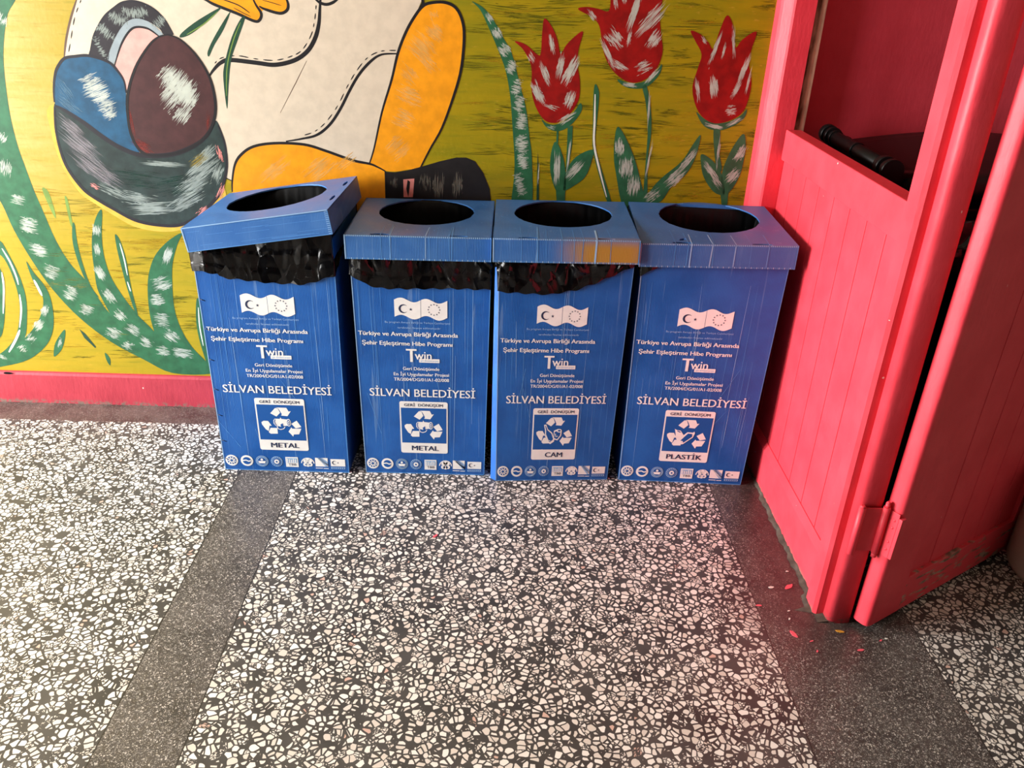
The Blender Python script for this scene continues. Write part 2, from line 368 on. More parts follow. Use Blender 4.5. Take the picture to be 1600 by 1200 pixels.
# mural on the wall
MURAL = [('P', 1, 'green', 1, [(-1568, 1327),
(-1490, 1382),
(-1441, 1358),
(-1475, 1310),
(-1503, 1238),
(-1522, 1160),
(-1536, 1028),
(-1535, 930),
(-1526, 856),
(-1514, 777),
(-1502, 721),
(-1480, 617),
(-1448, 535),
(-1398, 461),
(-1347, 356),
(-1261, 298),
(-1192, 238),
(-1086, 191),
(-1021, 163),
(-1025, 132),
(-1163, 130),
(-1258, 181),
(-1360, 245),
(-1455, 335),
(-1528, 440),
(-1575, 542),
(-1611, 646),
(-1629, 731),
(-1658, 814),
(-1688, 1013)]),
('P', 2, 'green', 1, [(-1307, 725),
(-1331, 699),
(-1354, 643),
(-1367, 576),
(-1371, 519),
(-1374, 450),
(-1361, 399),
(-1339, 339),
(-1297, 285),
(-1224, 225),
(-1143, 190),
(-1206, 295),
(-1252, 354),
(-1294, 429),
(-1321, 498),
(-1329, 573),
(-1323, 640)]),
('P', 2, 'green', 1, [(-1055, 656),
(-1107, 625),
(-1158, 572),
(-1190, 503),
(-1204, 432),
(-1209, 361),
(-1205, 300),
(-1191, 246),
(-1143, 190),
(-1036, 134),
(-1029, 168),
(-1079, 237),
(-1109, 310),
(-1120, 388),
(-1113, 482),
(-1101, 551),
(-1076, 615)]),
('P', 2, 'green', 1, [(-1278, 644),
(-1266, 624),
(-1257, 557),
(-1257, 454),
(-1251, 359),
(-1258, 357),
(-1270, 442),
(-1279, 552),
(-1281, 613)]),
('P', 2, 'green', 1, [(-1413, 674),
(-1406, 670),
(-1410, 608),
(-1406, 530),
(-1394, 456),
(-1374, 415),
(-1400, 449),
(-1418, 522),
(-1425, 608)]),
('P', 1, 'green2', 1, [(-1488, 787),
(-1469, 779),
(-1462, 705),
(-1469, 700)]),
('P', 1, 'green2', 1, [(-1421, 760),
(-1412, 756),
(-1413, 674),
(-1420, 674)]),
('P', 2, 'green', 1, [(-1666, 608),
(-1647, 556),
(-1631, 488),
(-1626, 413),
(-1639, 334),
(-1665, 253),
(-1722, 191),
(-1773, 164),
(-1795, 168),
(-1740, 208),
(-1695, 259),
(-1669, 321),
(-1652, 394),
(-1653, 476),
(-1667, 544),
(-1691, 577)]),
('P', 3, 'green', 1, [(-1595, 539),
(-1580, 501),
(-1552, 451),
(-1542, 397),
(-1551, 313),
(-1581, 245),
(-1631, 194),
(-1691, 159),
(-1780, 135),
(-1827, 129),
(-1818, 167),
(-1770, 177),
(-1732, 195),
(-1670, 247),
(-1613, 306),
(-1581, 360),
(-1568, 408),
(-1582, 443),
(-1592, 496)]),
('P', 2, 'green', 1, [(-1722, 553),
(-1690, 509),
(-1691, 463),
(-1707, 368),
(-1729, 295),
(-1753, 250),
(-1802, 231)]),
('P', 2, 'green', 1, [(-1520, 289),
(-1521, 265),
(-1543, 214),
(-1574, 183),
(-1576, 196),
(-1560, 239)]),
('P', 2, 'dgreen', 0, [(-1466, 294),
(-1449, 277),
(-1420, 226),
(-1424, 221),
(-1455, 260)]),
('P', 2, 'green', 1, [(-1393, 204),
(-1379, 182),
(-1384, 154),
(-1393, 176)]),
('P', 2, 'green', 1, [(-1033, 426),
(-1048, 366),
(-1051, 293),
(-1042, 211),
(-1027, 147),
(-1012, 194),
(-1009, 343)]),
('B', 4, 'white', (-1495, 1295), 19, 17, 60, 26),
('B', 4, 'white', (-1581, 948), 21, 17, 60, 26),
('B', 4, 'white', (-1591, 853), 29, 21, 70, 30),
('B', 4, 'white', (-1574, 750), 25, 17, -10, 26),
('B', 4, 'white', (-1558, 665), 29, 27, -10, 60),
('B', 4, 'white', (-1546, 579), 32, 23, -8, 40),
('B', 4, 'white', (-1519, 503), 27, 25, -20, 34),
('B', 4, 'white', (-1470, 428), 25, 27, -25, 40),
('B', 4, 'white', (-1427, 368), 25, 21, -30, 26),
('B', 4, 'white', (-1347, 283), 29, 21, -30, 34),
('B', 4, 'white', (-1306, 235), 21, 17, -30, 20),
('B', 4, 'white', (-1337, 655), 21, 13, -95, 30),
('B', 4, 'white', (-1348, 588), 23, 10, -90, 30),
('B', 4, 'white', (-1353, 504), 27, 15, -70, 34),
('B', 4, 'white', (-1338, 421), 29, 15, -62, 34),
('B', 4, 'white', (-1313, 350), 23, 17, -45, 30),
('B', 4, 'white', (-1277, 298), 27, 17, -35, 26),
('B', 4, 'white', (-1240, 249), 25, 19, -30, 24),
('B', 4, 'white', (-1115, 574), 38, 13, 65, 30),
('B', 4, 'white', (-1151, 474), 34, 25, 20, 40),
('B', 4, 'white', (-1174, 414), 25, 21, 10, 44),
('B', 4, 'white', (-1172, 338), 29, 29, -10, 30),
('B', 4, 'white', (-1146, 277), 29, 21, -40, 30),
('B', 4, 'white', (-1117, 211), 38, 19, -10, 34),
('B', 4, 'white', (-1184, 219), 25, 21, -10, 20),
('L', 4, 'white', 3.0, 1, [(-1666, 582),
(-1651, 537),
(-1642, 487),
(-1641, 453)]),
('L', 4, 'white', 3.0, 1, [(-1645, 418),
(-1650, 375),
(-1658, 341),
(-1674, 292)]),
('L', 4, 'white', 4.0, 1, [(-1675, 284),
(-1697, 247),
(-1734, 195)]),
('L', 4, 'white', 4.0, 1, [(-1584, 473),
(-1576, 443),
(-1569, 415)]),
('L', 4, 'white', 2.0, 1, [(-1268, 613),
(-1263, 557),
(-1262, 500)]),
('L', 4, 'white', 2.0, 1, [(-1266, 477),
(-1261, 442)]),
('L', 4, 'white', 3.0, 1, [(-1687, 497),
(-1694, 439),
(-1719, 344)]),
('L', 4, 'white', 2.0, 1, [(-1036, 390),
(-1041, 318),
(-1038, 243)]),
('B', 4, 'white', (-1572, 361), 25, 13, 65, 26),
('B', 4, 'white', (-1606, 304), 27, 15, 50, 34),
('B', 4, 'white', (-1644, 253), 19, 17, 45, 16),
('B', 4, 'white', (-1683, 210), 19, 15, 40, 16),
('B', 4, 'white', (-1544, 239), 21, 6, 65, 14),
('B', 4, 'white', (-1762, 174), 17, 8, -40, 14),
('P', 1, 'cream', 0, [(-981, 1712),
(-1110, 1630),
(-1207, 1524),
(-1251, 1424),
(-1261, 1356),
(-1291, 1308),
(-1316, 1249),
(-1336, 1190),
(-1310, 1121),
(-1169, 1031),
(-924, 921),
(-888, 849),
(-865, 835),
(-869, 800),
(-376, 817),
(-420, 906),
(-390, 990),
(-368, 1059),
(-341, 1136),
(-319, 1244),
(-292, 1312),
(-263, 1353),
(-245, 1392),
(-240, 1460),
(-277, 1574),
(-383, 1680),
(-556, 1742),
(-783, 1756)]),
('L', 2, 'ink', 5.0, 1, [(-1258, 1390),
(-1251, 1424),
(-1207, 1524),
(-1110, 1630),
(-981, 1712),
(-783, 1756),
(-556, 1742),
(-383, 1680),
(-277, 1574),
(-240, 1460),
(-245, 1406)]),
('L', 2, 'brown', 3.0, 1, [(-1259, 1364),
(-1289, 1308),
(-1315, 1249),
(-1334, 1190)]),
('D', 2, 'ink', 1.6, [(-1250, 1356),
(-1278, 1308),
(-1301, 1249),
(-1322, 1194)]),
('L', 2, 'ink', 6.0, 1, [(-543, 1395),
(-548, 1355),
(-554, 1315),
(-568, 1275),
(-594, 1238),
(-635, 1211),
(-695, 1196),
(-753, 1200),
(-830, 1205),
(-860, 1196),
(-884, 1175),
(-898, 1158)]),
('L', 2, 'ink', 4.0, 1, [(-561, 1384),
(-546, 1374),
(-528, 1370),
(-508, 1376),
(-487, 1390)]),
('D', 2, 'ink', 1.6, [(-558, 1367),
(-565, 1328),
(-579, 1284),
(-610, 1241),
(-644, 1222),
(-694, 1209),
(-752, 1211),
(-809, 1218),
(-858, 1209),
(-886, 1186)]),
('L', 2, 'ink', 4.0, 1, [(-319, 1241),
(-368, 1237),
(-401, 1218),
(-438, 1180),
(-470, 1132),
(-503, 1074),
(-540, 1024),
(-583, 991),
(-634, 977),
(-682, 968)]),
('D', 2, 'ink', 1.6, [(-325, 1250),
(-371, 1246),
(-411, 1227),
(-446, 1189),
(-478, 1141),
(-511, 1083),
(-550, 1033),
(-588, 1002),
(-629, 987)]),
('L', 2, 'brown', 1.0, 0, [(-598, 1211),
(-637, 1145),
(-692, 1055)]),
('P', 2, 'orange', 0, [(-871, 800),
(-867, 831),
(-855, 883),
(-833, 918),
(-789, 946),
(-717, 960),
(-625, 960),
(-556, 942),
(-475, 916),
(-418, 904),
(-394, 897),
(-372, 883),
(-372, 753),
(-878, 736)]),
('L', 3, 'ink', 4.0, 1, [(-871, 800),
(-867, 835),
(-853, 887),
(-830, 920),
(-787, 948),
(-717, 961),
(-625, 960),
(-556, 942),
(-475, 916),
(-418, 906),
(-394, 897),
(-370, 885)]),
('L', 3, 'ink', 3.0, 0, [(-370, 885),
(-369, 838),
(-371, 774)]),
('L', 3, 'ink', 3.0, 0, [(-892, 847),
(-865, 835)]),
('P', 2, 'orange', 1, [(-263, 1353),
(-240, 1377),
(-215, 1386),
(-177, 1388),
(-145, 1375),
(-125, 1341),
(-119, 1291),
(-128, 1200),
(-153, 1115),
(-187, 1026),
(-224, 961),
(-256, 902),
(-297, 892),
(-339, 884),
(-374, 887),
(-394, 899),
(-420, 908),
(-402, 959),
(-374, 1068),
(-341, 1165),
(-319, 1244),
(-292, 1303)]),
('L', 3, 'ink', 4.0, 1, [(-420, 906),
(-402, 959),
(-374, 1068),
(-341, 1165),
(-319, 1244),
(-292, 1306),
(-263, 1352),
(-240, 1377),
(-215, 1386),
(-177, 1388),
(-145, 1375),
(-125, 1341),
(-119, 1291),
(-128, 1200),
(-153, 1115),
(-187, 1026),
(-224, 961),
(-256, 900)]),
('L', 3, 'ink', 5.0, 0, [(-245, 1406),
(-241, 1382),
(-263, 1352)]),
('B', 3, 'pale', (-209, 1355), 15, 13, -60, 14),
('B', 3, 'pale', (-206, 1306), 34, 21, -40, 34),
('B', 3, 'pale', (-245, 1260), 50, 34, -40, 50),
('B', 3, 'pale', (-230, 1218), 42, 19, -40, 20),
('B', 3, 'pale', (-285, 1180), 34, 21, -45, 24),
('B', 3, 'pale', (-286, 1119), 46, 25, -20, 44),
('B', 3, 'pale', (-308, 1051), 38, 29, -20, 40),
('B', 3, 'pale', (-326, 962), 38, 34, 40, 44),
('B', 3, 'pale', (-724, 877), 63, 21, 40, 30),
('B', 3, 'pale', (-580, 888), 59, 29, 40, 44),
('B', 3, 'pale', (-496, 906), 42, 17, 40, 16),
('P', 2, 'black', 0, [(-370, 883),
(-339, 882),
(-297, 890),
(-256, 902),
(-194, 922),
(-140, 936),
(-109, 937),
(-80, 926),
(-53, 890),
(-31, 839),
(-21, 765),
(-372, 753)]),
('P', 3, 'rose', 0, [(-312, 860),
(-276, 864),
(-282, 803),
(-312, 802)]),
('P', 4, 'ink', 0, [(-298, 859),
(-290, 853),
(-292, 832),
(-297, 802),
(-303, 830)]),
('B', 3, 'grey', (-198, 844), 42, 19, -90, 30),
('B', 3, 'grey', (-136, 846), 42, 17, -90, 26),
('B', 3, 'grey', (-344, 849), 25, 13, -90, 10),
('B', 3, 'grey', (-240, 853), 29, 21, -90, 14),
('P', 2, 'orange', 1, [(-847, 1529),
(-901, 1453),
(-888, 1383),
(-859, 1358),
(-795, 1336),
(-746, 1317),
(-729, 1321),
(-723, 1340),
(-709, 1350),
(-668, 1341),
(-646, 1350),
(-641, 1368),
(-653, 1445),
(-717, 1542)]),
('L', 3, 'ink', 4.0, 1, [(-922, 1375),
(-901, 1453),
(-847, 1529),
(-717, 1542),
(-653, 1445),
(-650, 1391)]),
('L', 3, 'ink', 4.0, 1, [(-922, 1375),
(-889, 1372),
(-859, 1358),
(-795, 1336),
(-746, 1317),
(-729, 1321),
(-723, 1339),
(-736, 1361),
(-745, 1381)]),
('L', 3, 'ink', 4.0, 1, [(-727, 1358),
(-709, 1350),
(-668, 1341),
(-646, 1350),
(-641, 1368),
(-650, 1391)]),
('L', 3, 'ink', 1.5, 1, [(-838, 1374),
(-789, 1359),
(-757, 1339)]),
('L', 3, 'ink', 1.0, 1, [(-716, 1375),
(-688, 1369),
(-661, 1362)]),
('L', 3, 'ink', 1.0, 1, [(-803, 1351),
(-776, 1338),
(-755, 1329)]),
('P', 3, 'dgreen', 1, [(-839, 1352),
(-873, 1321),
(-936, 1276),
(-972, 1263),
(-966, 1277),
(-912, 1314)]),
('P', 3, 'dgreen', 1, [(-814, 1341),
(-839, 1292),
(-873, 1246),
(-893, 1213),
(-895, 1228),
(-863, 1279)]),
('P', 3, 'dgreen', 1, [(-786, 1321),
(-772, 1325),
(-799, 1267),
(-828, 1203),
(-846, 1119),
(-857, 1061),
(-858, 1146),
(-849, 1193),
(-818, 1270)]),
('L', 4, 'green2', 1.5, 1, [(-852, 1339),
(-898, 1303),
(-952, 1272)]),
('L', 4, 'green2', 1.5, 1, [(-787, 1312),
(-816, 1257),
(-842, 1184),
(-854, 1099)]),
('P', 2, 'halo', 1, [(-1406, 1052),
(-1419, 974),
(-1414, 900),
(-1400, 844),
(-1366, 778),
(-1326, 746),
(-1278, 713),
(-1209, 672),
(-1127, 658),
(-1052, 667),
(-981, 704),
(-924, 755),
(-893, 805),
(-982, 939),
(-1265, 1047)]),
('P', 3, 'basket', 1, [(-1391, 1058),
(-1405, 984),
(-1402, 911),
(-1389, 854),
(-1354, 793),
(-1319, 763),
(-1273, 731),
(-1202, 692),
(-1125, 675),
(-1054, 682),
(-988, 717),
(-933, 766),
(-903, 807),
(-878, 878),
(-875, 953),
(-888, 1012),
(-901, 1021),
(-934, 971),
(-993, 935),
(-1063, 912),
(-1150, 907),
(-1212, 931),
(-1261, 963),
(-1312, 1007),
(-1365, 1040)]),
('L', 5, 'ink2', 7.0, 1, [(-1390, 1052),
(-1365, 1040),
(-1313, 1005),
(-1261, 963),
(-1212, 931),
(-1149, 909),
(-1063, 912),
(-993, 935),
(-934, 973),
(-899, 1025)]),
('L', 5, 'ink2', 5.0, 1, [(-1392, 1046),
(-1403, 984),
(-1402, 911),
(-1389, 854),
(-1354, 793),
(-1319, 763),
(-1272, 733),
(-1202, 694),
(-1124, 680),
(-1054, 684),
(-988, 719),
(-933, 770),
(-905, 807),
(-880, 878),
(-877, 953),
(-891, 1010)]),
('B', 4, 'lilac', (-1336, 937), 71, 29, -42, 60),
('B', 4, 'lilac', (-1353, 986), 50, 21, -42, 34),
('B', 4, 'lilac', (-1318, 877), 71, 34, -40, 46),
('B', 4, 'lilac', (-1274, 838), 59, 25, -35, 34),
('B', 4, 'mist', (-1082, 883), 71, 8, -2, 34),
('B', 4, 'mist', (-961, 869), 76, 25, 38, 50),
('B', 4, 'mist', (-934, 921), 46, 17, 42, 24),
('B', 4, 'mist', (-999, 816), 71, 25, 32, 40),
('B', 4, 'mist', (-1136, 737), 84, 21, 4, 44),
('B', 4, 'mist', (-1028, 762), 71, 21, 30, 34),
('B', 4, 'mist', (-911, 860), 38, 15, 65, 24),
('B', 4, 'mist', (-1252, 786), 55, 17, -25, 20),
('B', 4, 'mist', (-1183, 768), 63, 21, -8, 24),
('B', 4, 'ochre', (-968, 899), 38, 15, 38, 26),
('B', 5, 'rose', (-909, 798), 29, 10, 60, 12),
('B', 5, 'rose', (-973, 732), 29, 13, 40, 12),
('B', 5, 'rose', (-1313, 803), 17, 8, -30, 8),
('B', 5, 'rose', (-897, 922), 34, 8, -80, 12),
('B', 4, 'deepg', (-1172, 831), 92, 29, -4, 26),
('B', 4, 'deepg', (-1062, 814), 84, 29, 12, 22),
('P', 3, 'handle', 1, [(-1256, 1197),
(-1244, 1230),
(-1228, 1264),
(-1192, 1311),
(-1158, 1337),
(-1129, 1352),
(-1090, 1358),
(-1046, 1343),
(-1013, 1313),
(-992, 1271),
(-1021, 1270),
(-1030, 1284),
(-1061, 1304),
(-1098, 1311),
(-1133, 1296),
(-1169, 1254),
(-1190, 1221),
(-1206, 1186)]),
('P', 3, 'band', 1, [(-1205, 1189),
(-1169, 1254),
(-1133, 1296),
(-1098, 1312),
(-1061, 1304),
(-1024, 1273),
(-1039, 1266),
(-1064, 1284),
(-1100, 1290),
(-1123, 1277),
(-1154, 1240),
(-1186, 1181)]),
('P', 3, 'rose2', 0, [(-1183, 1174),
(-1153, 1237),
(-1121, 1273),
(-1098, 1287),
(-1065, 1282),
(-1035, 1262),
(-1078, 1221),
(-1122, 1165),
(-1151, 1098),
(-1169, 1122),
(-1175, 1154)]),
('L', 4, 'ink', 3.0, 1, [(-1184, 1177),
(-1154, 1236),
(-1123, 1275),
(-1098, 1288),
(-1064, 1284),
(-1035, 1264)]),
('L', 4, 'ink2', 3.0, 1, [(-1256, 1197),
(-1244, 1230),
(-1228, 1264),
(-1192, 1311),
(-1158, 1337),
(-1128, 1354),
(-1090, 1358),
(-1046, 1343),
(-1013, 1313),
(-992, 1271)]),
('B', 4, 'mist', (-1218, 1225), 13, 34, 20, 26),
('B', 4, 'mist', (-1192, 1271), 19, 29, 50, 34),
('B', 4, 'mist', (-1150, 1308), 19, 29, 70, 44),
('B', 4, 'mist', (-1108, 1327), 17, 29, 85, 44),
('B', 4, 'mist', (-1076, 1328), 17, 17, 100, 24),
('B', 4, 'mist', (-1031, 1301), 15, 25, 125, 30),
('P', 4, 'blue', 1, [(-1334, 1192),
(-1298, 1199),
(-1255, 1202),
(-1200, 1186),
(-1176, 1159),
(-1164, 1135),
(-1162, 1108),
(-1173, 1040),
(-1170, 968),
(-1151, 913),
(-1188, 920),
(-1261, 963),
(-1313, 1005),
(-1365, 1040),
(-1388, 1056),
(-1384, 1100),
(-1371, 1143),
(-1356, 1169)]),
('L', 5, 'ink2', 4.0, 1, [(-1390, 1062),
(-1384, 1100),
(-1371, 1143),
(-1356, 1169),
(-1332, 1192),
(-1298, 1199),
(-1255, 1202),
(-1200, 1186),
(-1176, 1159),
(-1163, 1132),
(-1163, 1098)]),
('B', 5, 'white', (-1268, 1132), 34, 15, 25, 20),
('B', 5, 'white', (-1255, 1100), 42, 29, 22, 60),
('B', 5, 'white', (-1232, 1067), 34, 25, 22, 40),
('B', 5, 'white', (-1224, 1033), 25, 17, 30, 24),
('B', 5, 'steel', (-1353, 1101), 42, 17, -60, 20),
('B', 5, 'steel', (-1343, 1054), 46, 17, -40, 20),
('P', 5, 'egg', 1, [(-1009, 1270),
(-973, 1257),
(-931, 1214),
(-900, 1154),
(-891, 1089),
(-900, 1031),
(-933, 977),
(-993, 935),
(-1068, 912),
(-1138, 914),
(-1167, 963),
(-1169, 1031),
(-1157, 1098),
(-1121, 1174),
(-1072, 1236),
(-1039, 1262)]),
('L', 7, 'ink', 4.0, 1, [(-1009, 1270),
(-973, 1257),
(-931, 1214),
(-900, 1154),
(-891, 1089),
(-900, 1031),
(-933, 977),
(-993, 935),
(-1068, 912),
(-1138, 914),
(-1167, 963),
(-1169, 1031),
(-1157, 1098),
(-1121, 1174),
(-1072, 1236),
(-1039, 1262),
(-1009, 1270)]),
('B', 6, 'white', (-1026, 1159), 38, 21, 45, 30),
('B', 6, 'white', (-996, 1123), 46, 46, 50, 150),
('B', 6, 'white', (-977, 1095), 38, 34, 50, 80),
('B', 6, 'white', (-1020, 1094), 50, 29, 45, 40),
('B', 6, 'white', (-999, 1037), 38, 21, 50, 34),
('B', 6, 'rust', (-1140, 938), 38, 17, -30, 24),
('B', 6, 'rust', (-1162, 1012), 50, 6, -85, 14),
('B', 6, 'rust', (-921, 1020), 42, 6, 80, 10),
('P', 2, 'green', 1, [(-97, 1394),
(-63, 1378),
(-33, 1347),
(1, 1295),
(27, 1253),
(54, 1169),
(77, 1094),
(91, 1012),
(103, 936),
(108, 769),
(45, 767),
(47, 873),
(47, 935),
(37, 1034),
(26, 1130),
(9, 1205),
(-18, 1268),
(-48, 1329),
(-72, 1372)]),
('B', 4, 'white', (-43, 1351), 17, 8, -55, 20),
('B', 4, 'white', (-19, 1309), 19, 13, -55, 30),
('B', 4, 'white', (4, 1263), 19, 17, -40, 34),
('B', 4, 'white', (27, 1215), 17, 21, -25, 34),
('B', 4, 'white', (45, 1159), 17, 25, -15, 40),
('B', 4, 'white', (55, 1108), 19, 25, -10, 40),
('B', 4, 'white', (65, 1055), 19, 25, -5, 50),
('B', 4, 'white', (68, 986), 21, 29, 8, 50),
('B', 4, 'white', (74, 931), 19, 25, 12, 50),
('B', 4, 'white', (67, 857), 19, 38, 15, 50),
('P', 3, 'tulip', 1, [(34, 1289),
(69, 1280),
(107, 1252),
(115, 1263),
(116, 1317),
(121, 1355),
(144, 1333),
(163, 1298),
(175, 1258),
(191, 1284),
(219, 1312),
(239, 1322),
(229, 1273),
(228, 1231),
(239, 1185),
(241, 1134),
(224, 1095),
(196, 1065),
(166, 1054),
(135, 1063),
(107, 1101),
(91, 1152),
(90, 1204),
(81, 1235),
(60, 1267)]),
('P', 2, 'green', 1, [(127, 1065),
(142, 1053),
(170, 1049),
(200, 1061),
(228, 1090),
(246, 1117),
(252, 1096),
(230, 1060),
(202, 1036),
(172, 1029),
(142, 1042)]),
('P', 2, 'green', 0, [(211, 1044),
(227, 1049),
(229, 991),
(222, 910),
(214, 910),
(213, 991)]),
('P', 2, 'green', 0, [(177, 1033),
(183, 1033),
(184, 992),
(178, 991)]),
('P', 2, 'green', 0, [(183, 867),
(217, 868),
(218, 784),
(193, 783)]),
('P', 3, 'green', 1, [(175, 997),
(196, 966),
(211, 916),
(217, 837),
(189, 836),
(165, 898),
(163, 959)]),
('P', 3, 'green', 1, [(296, 976),
(296, 943),
(280, 891),
(245, 859),
(210, 843),
(213, 899),
(244, 951)]),
('P', 2, 'green', 1, [(288, 1175),
(302, 1150),
(303, 1092),
(303, 994),
(330, 914),
(371, 810),
(361, 804),
(339, 852),
(298, 970),
(291, 1043),
(285, 1139)]),
('L', 4, 'white', 3.0, 1, [(290, 1145),
(295, 1063),
(299, 994),
(321, 919),
(354, 825)]),
('P', 3, 'tulip', 1, [(219, 1384),
(245, 1391),
(280, 1387),
(311, 1382),
(314, 1419),
(311, 1463),
(297, 1516),
(344, 1461),
(370, 1568),
(411, 1467),
(471, 1536),
(467, 1460),
(468, 1418),
(464, 1383),
(473, 1330),
(485, 1277),
(474, 1230),
(448, 1198),
(410, 1183),
(376, 1190),
(338, 1216),
(310, 1258),
(297, 1302),
(286, 1341),
(263, 1363)]),
('P', 2, 'green', 1, [(356, 1191),
(397, 1181),
(440, 1188),
(472, 1217),
(487, 1240),
(486, 1216),
(466, 1187),
(438, 1168),
(398, 1166),
(371, 1175)]),
('P', 2, 'green', 1, [(435, 1171),
(449, 1172),
(470, 1098),
(478, 1026),
(476, 949),
(491, 793),
(476, 793),
(469, 975),
(465, 1049),
(451, 1122)]),
('P', 3, 'green', 1, [(371, 1050),
(404, 1007),
(435, 948),
(463, 873),
(485, 793),
(415, 791),
(377, 905),
(366, 956),
(363, 1012)]),
('P', 3, 'green', 1, [(636, 1033),
(629, 965),
(606, 909),
(565, 870),
(533, 816),
(474, 793),
(497, 853),
(530, 896),
(586, 949),
(614, 1001)]),
('P', 3, 'tulip', 1, [(563, 1337),
(595, 1327),
(622, 1305),
(638, 1289),
(651, 1342),
(666, 1383),
(688, 1356),
(705, 1295),
(723, 1318),
(762, 1342),
(755, 1292),
(754, 1250),
(771, 1194),
(767, 1133),
(749, 1098),
(706, 1075),
(666, 1072),
(628, 1094),
(603, 1131),
(590, 1179),
(599, 1231),
(605, 1272),
(582, 1307)]),
('P', 2, 'green', 1, [(612, 1103),
(640, 1083),
(672, 1072),
(712, 1075),
(750, 1094),
(770, 1116),
(765, 1089),
(734, 1064),
(689, 1049),
(643, 1061)]),
('P', 2, 'green', 1, [(675, 1052),
(695, 1053),
(703, 984),
(720, 927),
(704, 927),
(687, 983)]),
('P', 2, 'green', 0, [(720, 875),
(751, 876),
(756, 802),
(739, 802)]),
('P', 3, 'green', 1, [(647, 974),
(682, 957),
(715, 923),
(733, 882),
(739, 846),
(704, 854),
(665, 900),
(649, 945)]),
('P', 3, 'green', 1, [(772, 1042),
(784, 1011),
(786, 960),
(780, 908),
(760, 862),
(735, 846),
(722, 913),
(733, 968),
(752, 1015)]),
('P', 2, 'dgreen', 0, [(120, 965),
(127, 896),
(133, 796),
(124, 796)]),
('B', 5, 'white', (147, 1283), 29, 8, -75, 24),
('B', 5, 'white', (132, 1200), 38, 10, -65, 30),
('B', 5, 'white', (86, 1244), 19, 10, -60, 12),
('B', 5, 'white', (176, 1220), 42, 10, -100, 34),
('B', 5, 'white', (210, 1212), 46, 15, -115, 44),
('B', 5, 'white', (111, 1143), 38, 13, -60, 34),
('B', 5, 'white', (212, 1127), 27, 15, -110, 44),
('B', 5, 'white', (157, 1102), 29, 8, -15, 12),
('B', 5, 'white', (389, 1389), 63, 10, -105, 50),
('B', 5, 'white', (380, 1309), 25, 6, -95, 18),
('B', 5, 'white', (335, 1307), 34, 21, -45, 34),
('B', 5, 'white', (263, 1367), 25, 8, -45, 14),
('B', 5, 'white', (456, 1308), 29, 17, -120, 34),
('B', 5, 'white', (442, 1364), 63, 21, -130, 30),
('B', 5, 'white', (320, 1262), 50, 8, -60, 24),
('B', 5, 'white', (358, 1230), 29, 10, -25, 26),
('B', 5, 'white', (431, 1229), 29, 17, 30, 24),
('B', 5, 'white', (330, 1404), 17, 6, -75, 14),
('B', 5, 'white', (354, 1417), 17, 8, -80, 14),
('B', 5, 'white', (645, 1291), 50, 6, -105, 30),
('B', 5, 'white', (672, 1283), 25, 4, -95, 14),
('B', 5, 'white', (697, 1311), 46, 6, -80, 14),
('B', 5, 'white', (741, 1231), 50, 8, -105, 34),
('B', 5, 'white', (727, 1174), 29, 8, -110, 26),
('B', 5, 'white', (656, 1181), 34, 13, -75, 44),
('B', 5, 'white', (607, 1170), 38, 6, -75, 20),
('B', 5, 'white', (607, 1313), 15, 6, -50, 10),
('B', 5, 'white', (720, 1113), 19, 17, 10, 18),
('B', 5, 'white', (762, 1203), 42, 4, -95, 14),
('B', 5, 'white', (185, 915), 55, 10, -88, 44),
('B', 5, 'white', (243, 911), 38, 13, 50, 34),
('B', 5, 'white', (221, 961), 63, 3, -92, 12),
('B', 5, 'white', (206, 1069), 34, 10, 35, 26),
('B', 5, 'white', (161, 1040), 17, 6, 0, 8),
('B', 5, 'white', (462, 1107), 63, 3, -88, 12),
('B', 5, 'white', (480, 949), 63, 3, -95, 12),
('B', 5, 'white', (397, 1176), 25, 6, -5, 26),
('B', 5, 'white', (463, 1206), 34, 6, 50, 24),
('B', 5, 'white', (381, 987), 29, 15, -85, 34),
('B', 5, 'white', (408, 922), 34, 23, -85, 44),
('B', 5, 'white', (439, 866), 34, 21, -90, 34),
('B', 5, 'white', (606, 954), 42, 10, 55, 30),
('B', 5, 'white', (572, 895), 42, 19, 45, 34),
('B', 5, 'white', (505, 836), 29, 17, 40, 20),
('B', 5, 'white', (688, 916), 46, 10, -50, 34),
('B', 5, 'white', (710, 885), 25, 10, -50, 14),
('B', 5, 'white', (772, 980), 29, 13, 65, 30),
('B', 5, 'white', (759, 908), 29, 17, 50, 34),
('B', 5, 'white', (700, 977), 55, 4, -90, 12),
('B', 5, 'white', (673, 1062), 29, 6, -10, 26),
('B', 5, 'white', (738, 1078), 29, 6, 30, 14),
('B', 5, 'white', (126, 886), 42, 2, -90, 6),
('B', 0, 'olive', (119, 1356), 63, 13, 2, 5),
('B', 0, 'olive2', (128, 925), 50, 4, -4, 9),
('B', 0, 'gold', (-1406, 266), 42, 13, 1, 11),
('B', 0, 'gold', (408, 858), 92, 8, 6, 9),
('B', 0, 'gold', (-988, 686), 78, 8, 0, 12),
('B', 0, 'olive2', (52, 1359), 80, 8, -2, 12),
('B', 0, 'olive', (557, 1191), 80, 15, -1, 9),
('B', 0, 'gold', (-1185, 468), 44, 4, 3, 9),
('B', 0, 'olive2', (514, 868), 67, 4, 6, 10),
('B', 0, 'gold', (-955, 403), 38, 8, 2, 10),
('B', 0, 'olive2', (-1317, 388), 57, 13, 3, 12),
('B', 0, 'olive', (178, 1224), 61, 4, -1, 7),
('B', 0, 'olive2', (-886, 746), 65, 6, 5, 5),
('B', 0, 'gold', (-28, 1055), 69, 13, 3, 10),
('B', 0, 'olive', (29, 1030), 69, 6, 3, 12),
('B', 0, 'olive2', (301, 1041), 92, 6, -1, 8),
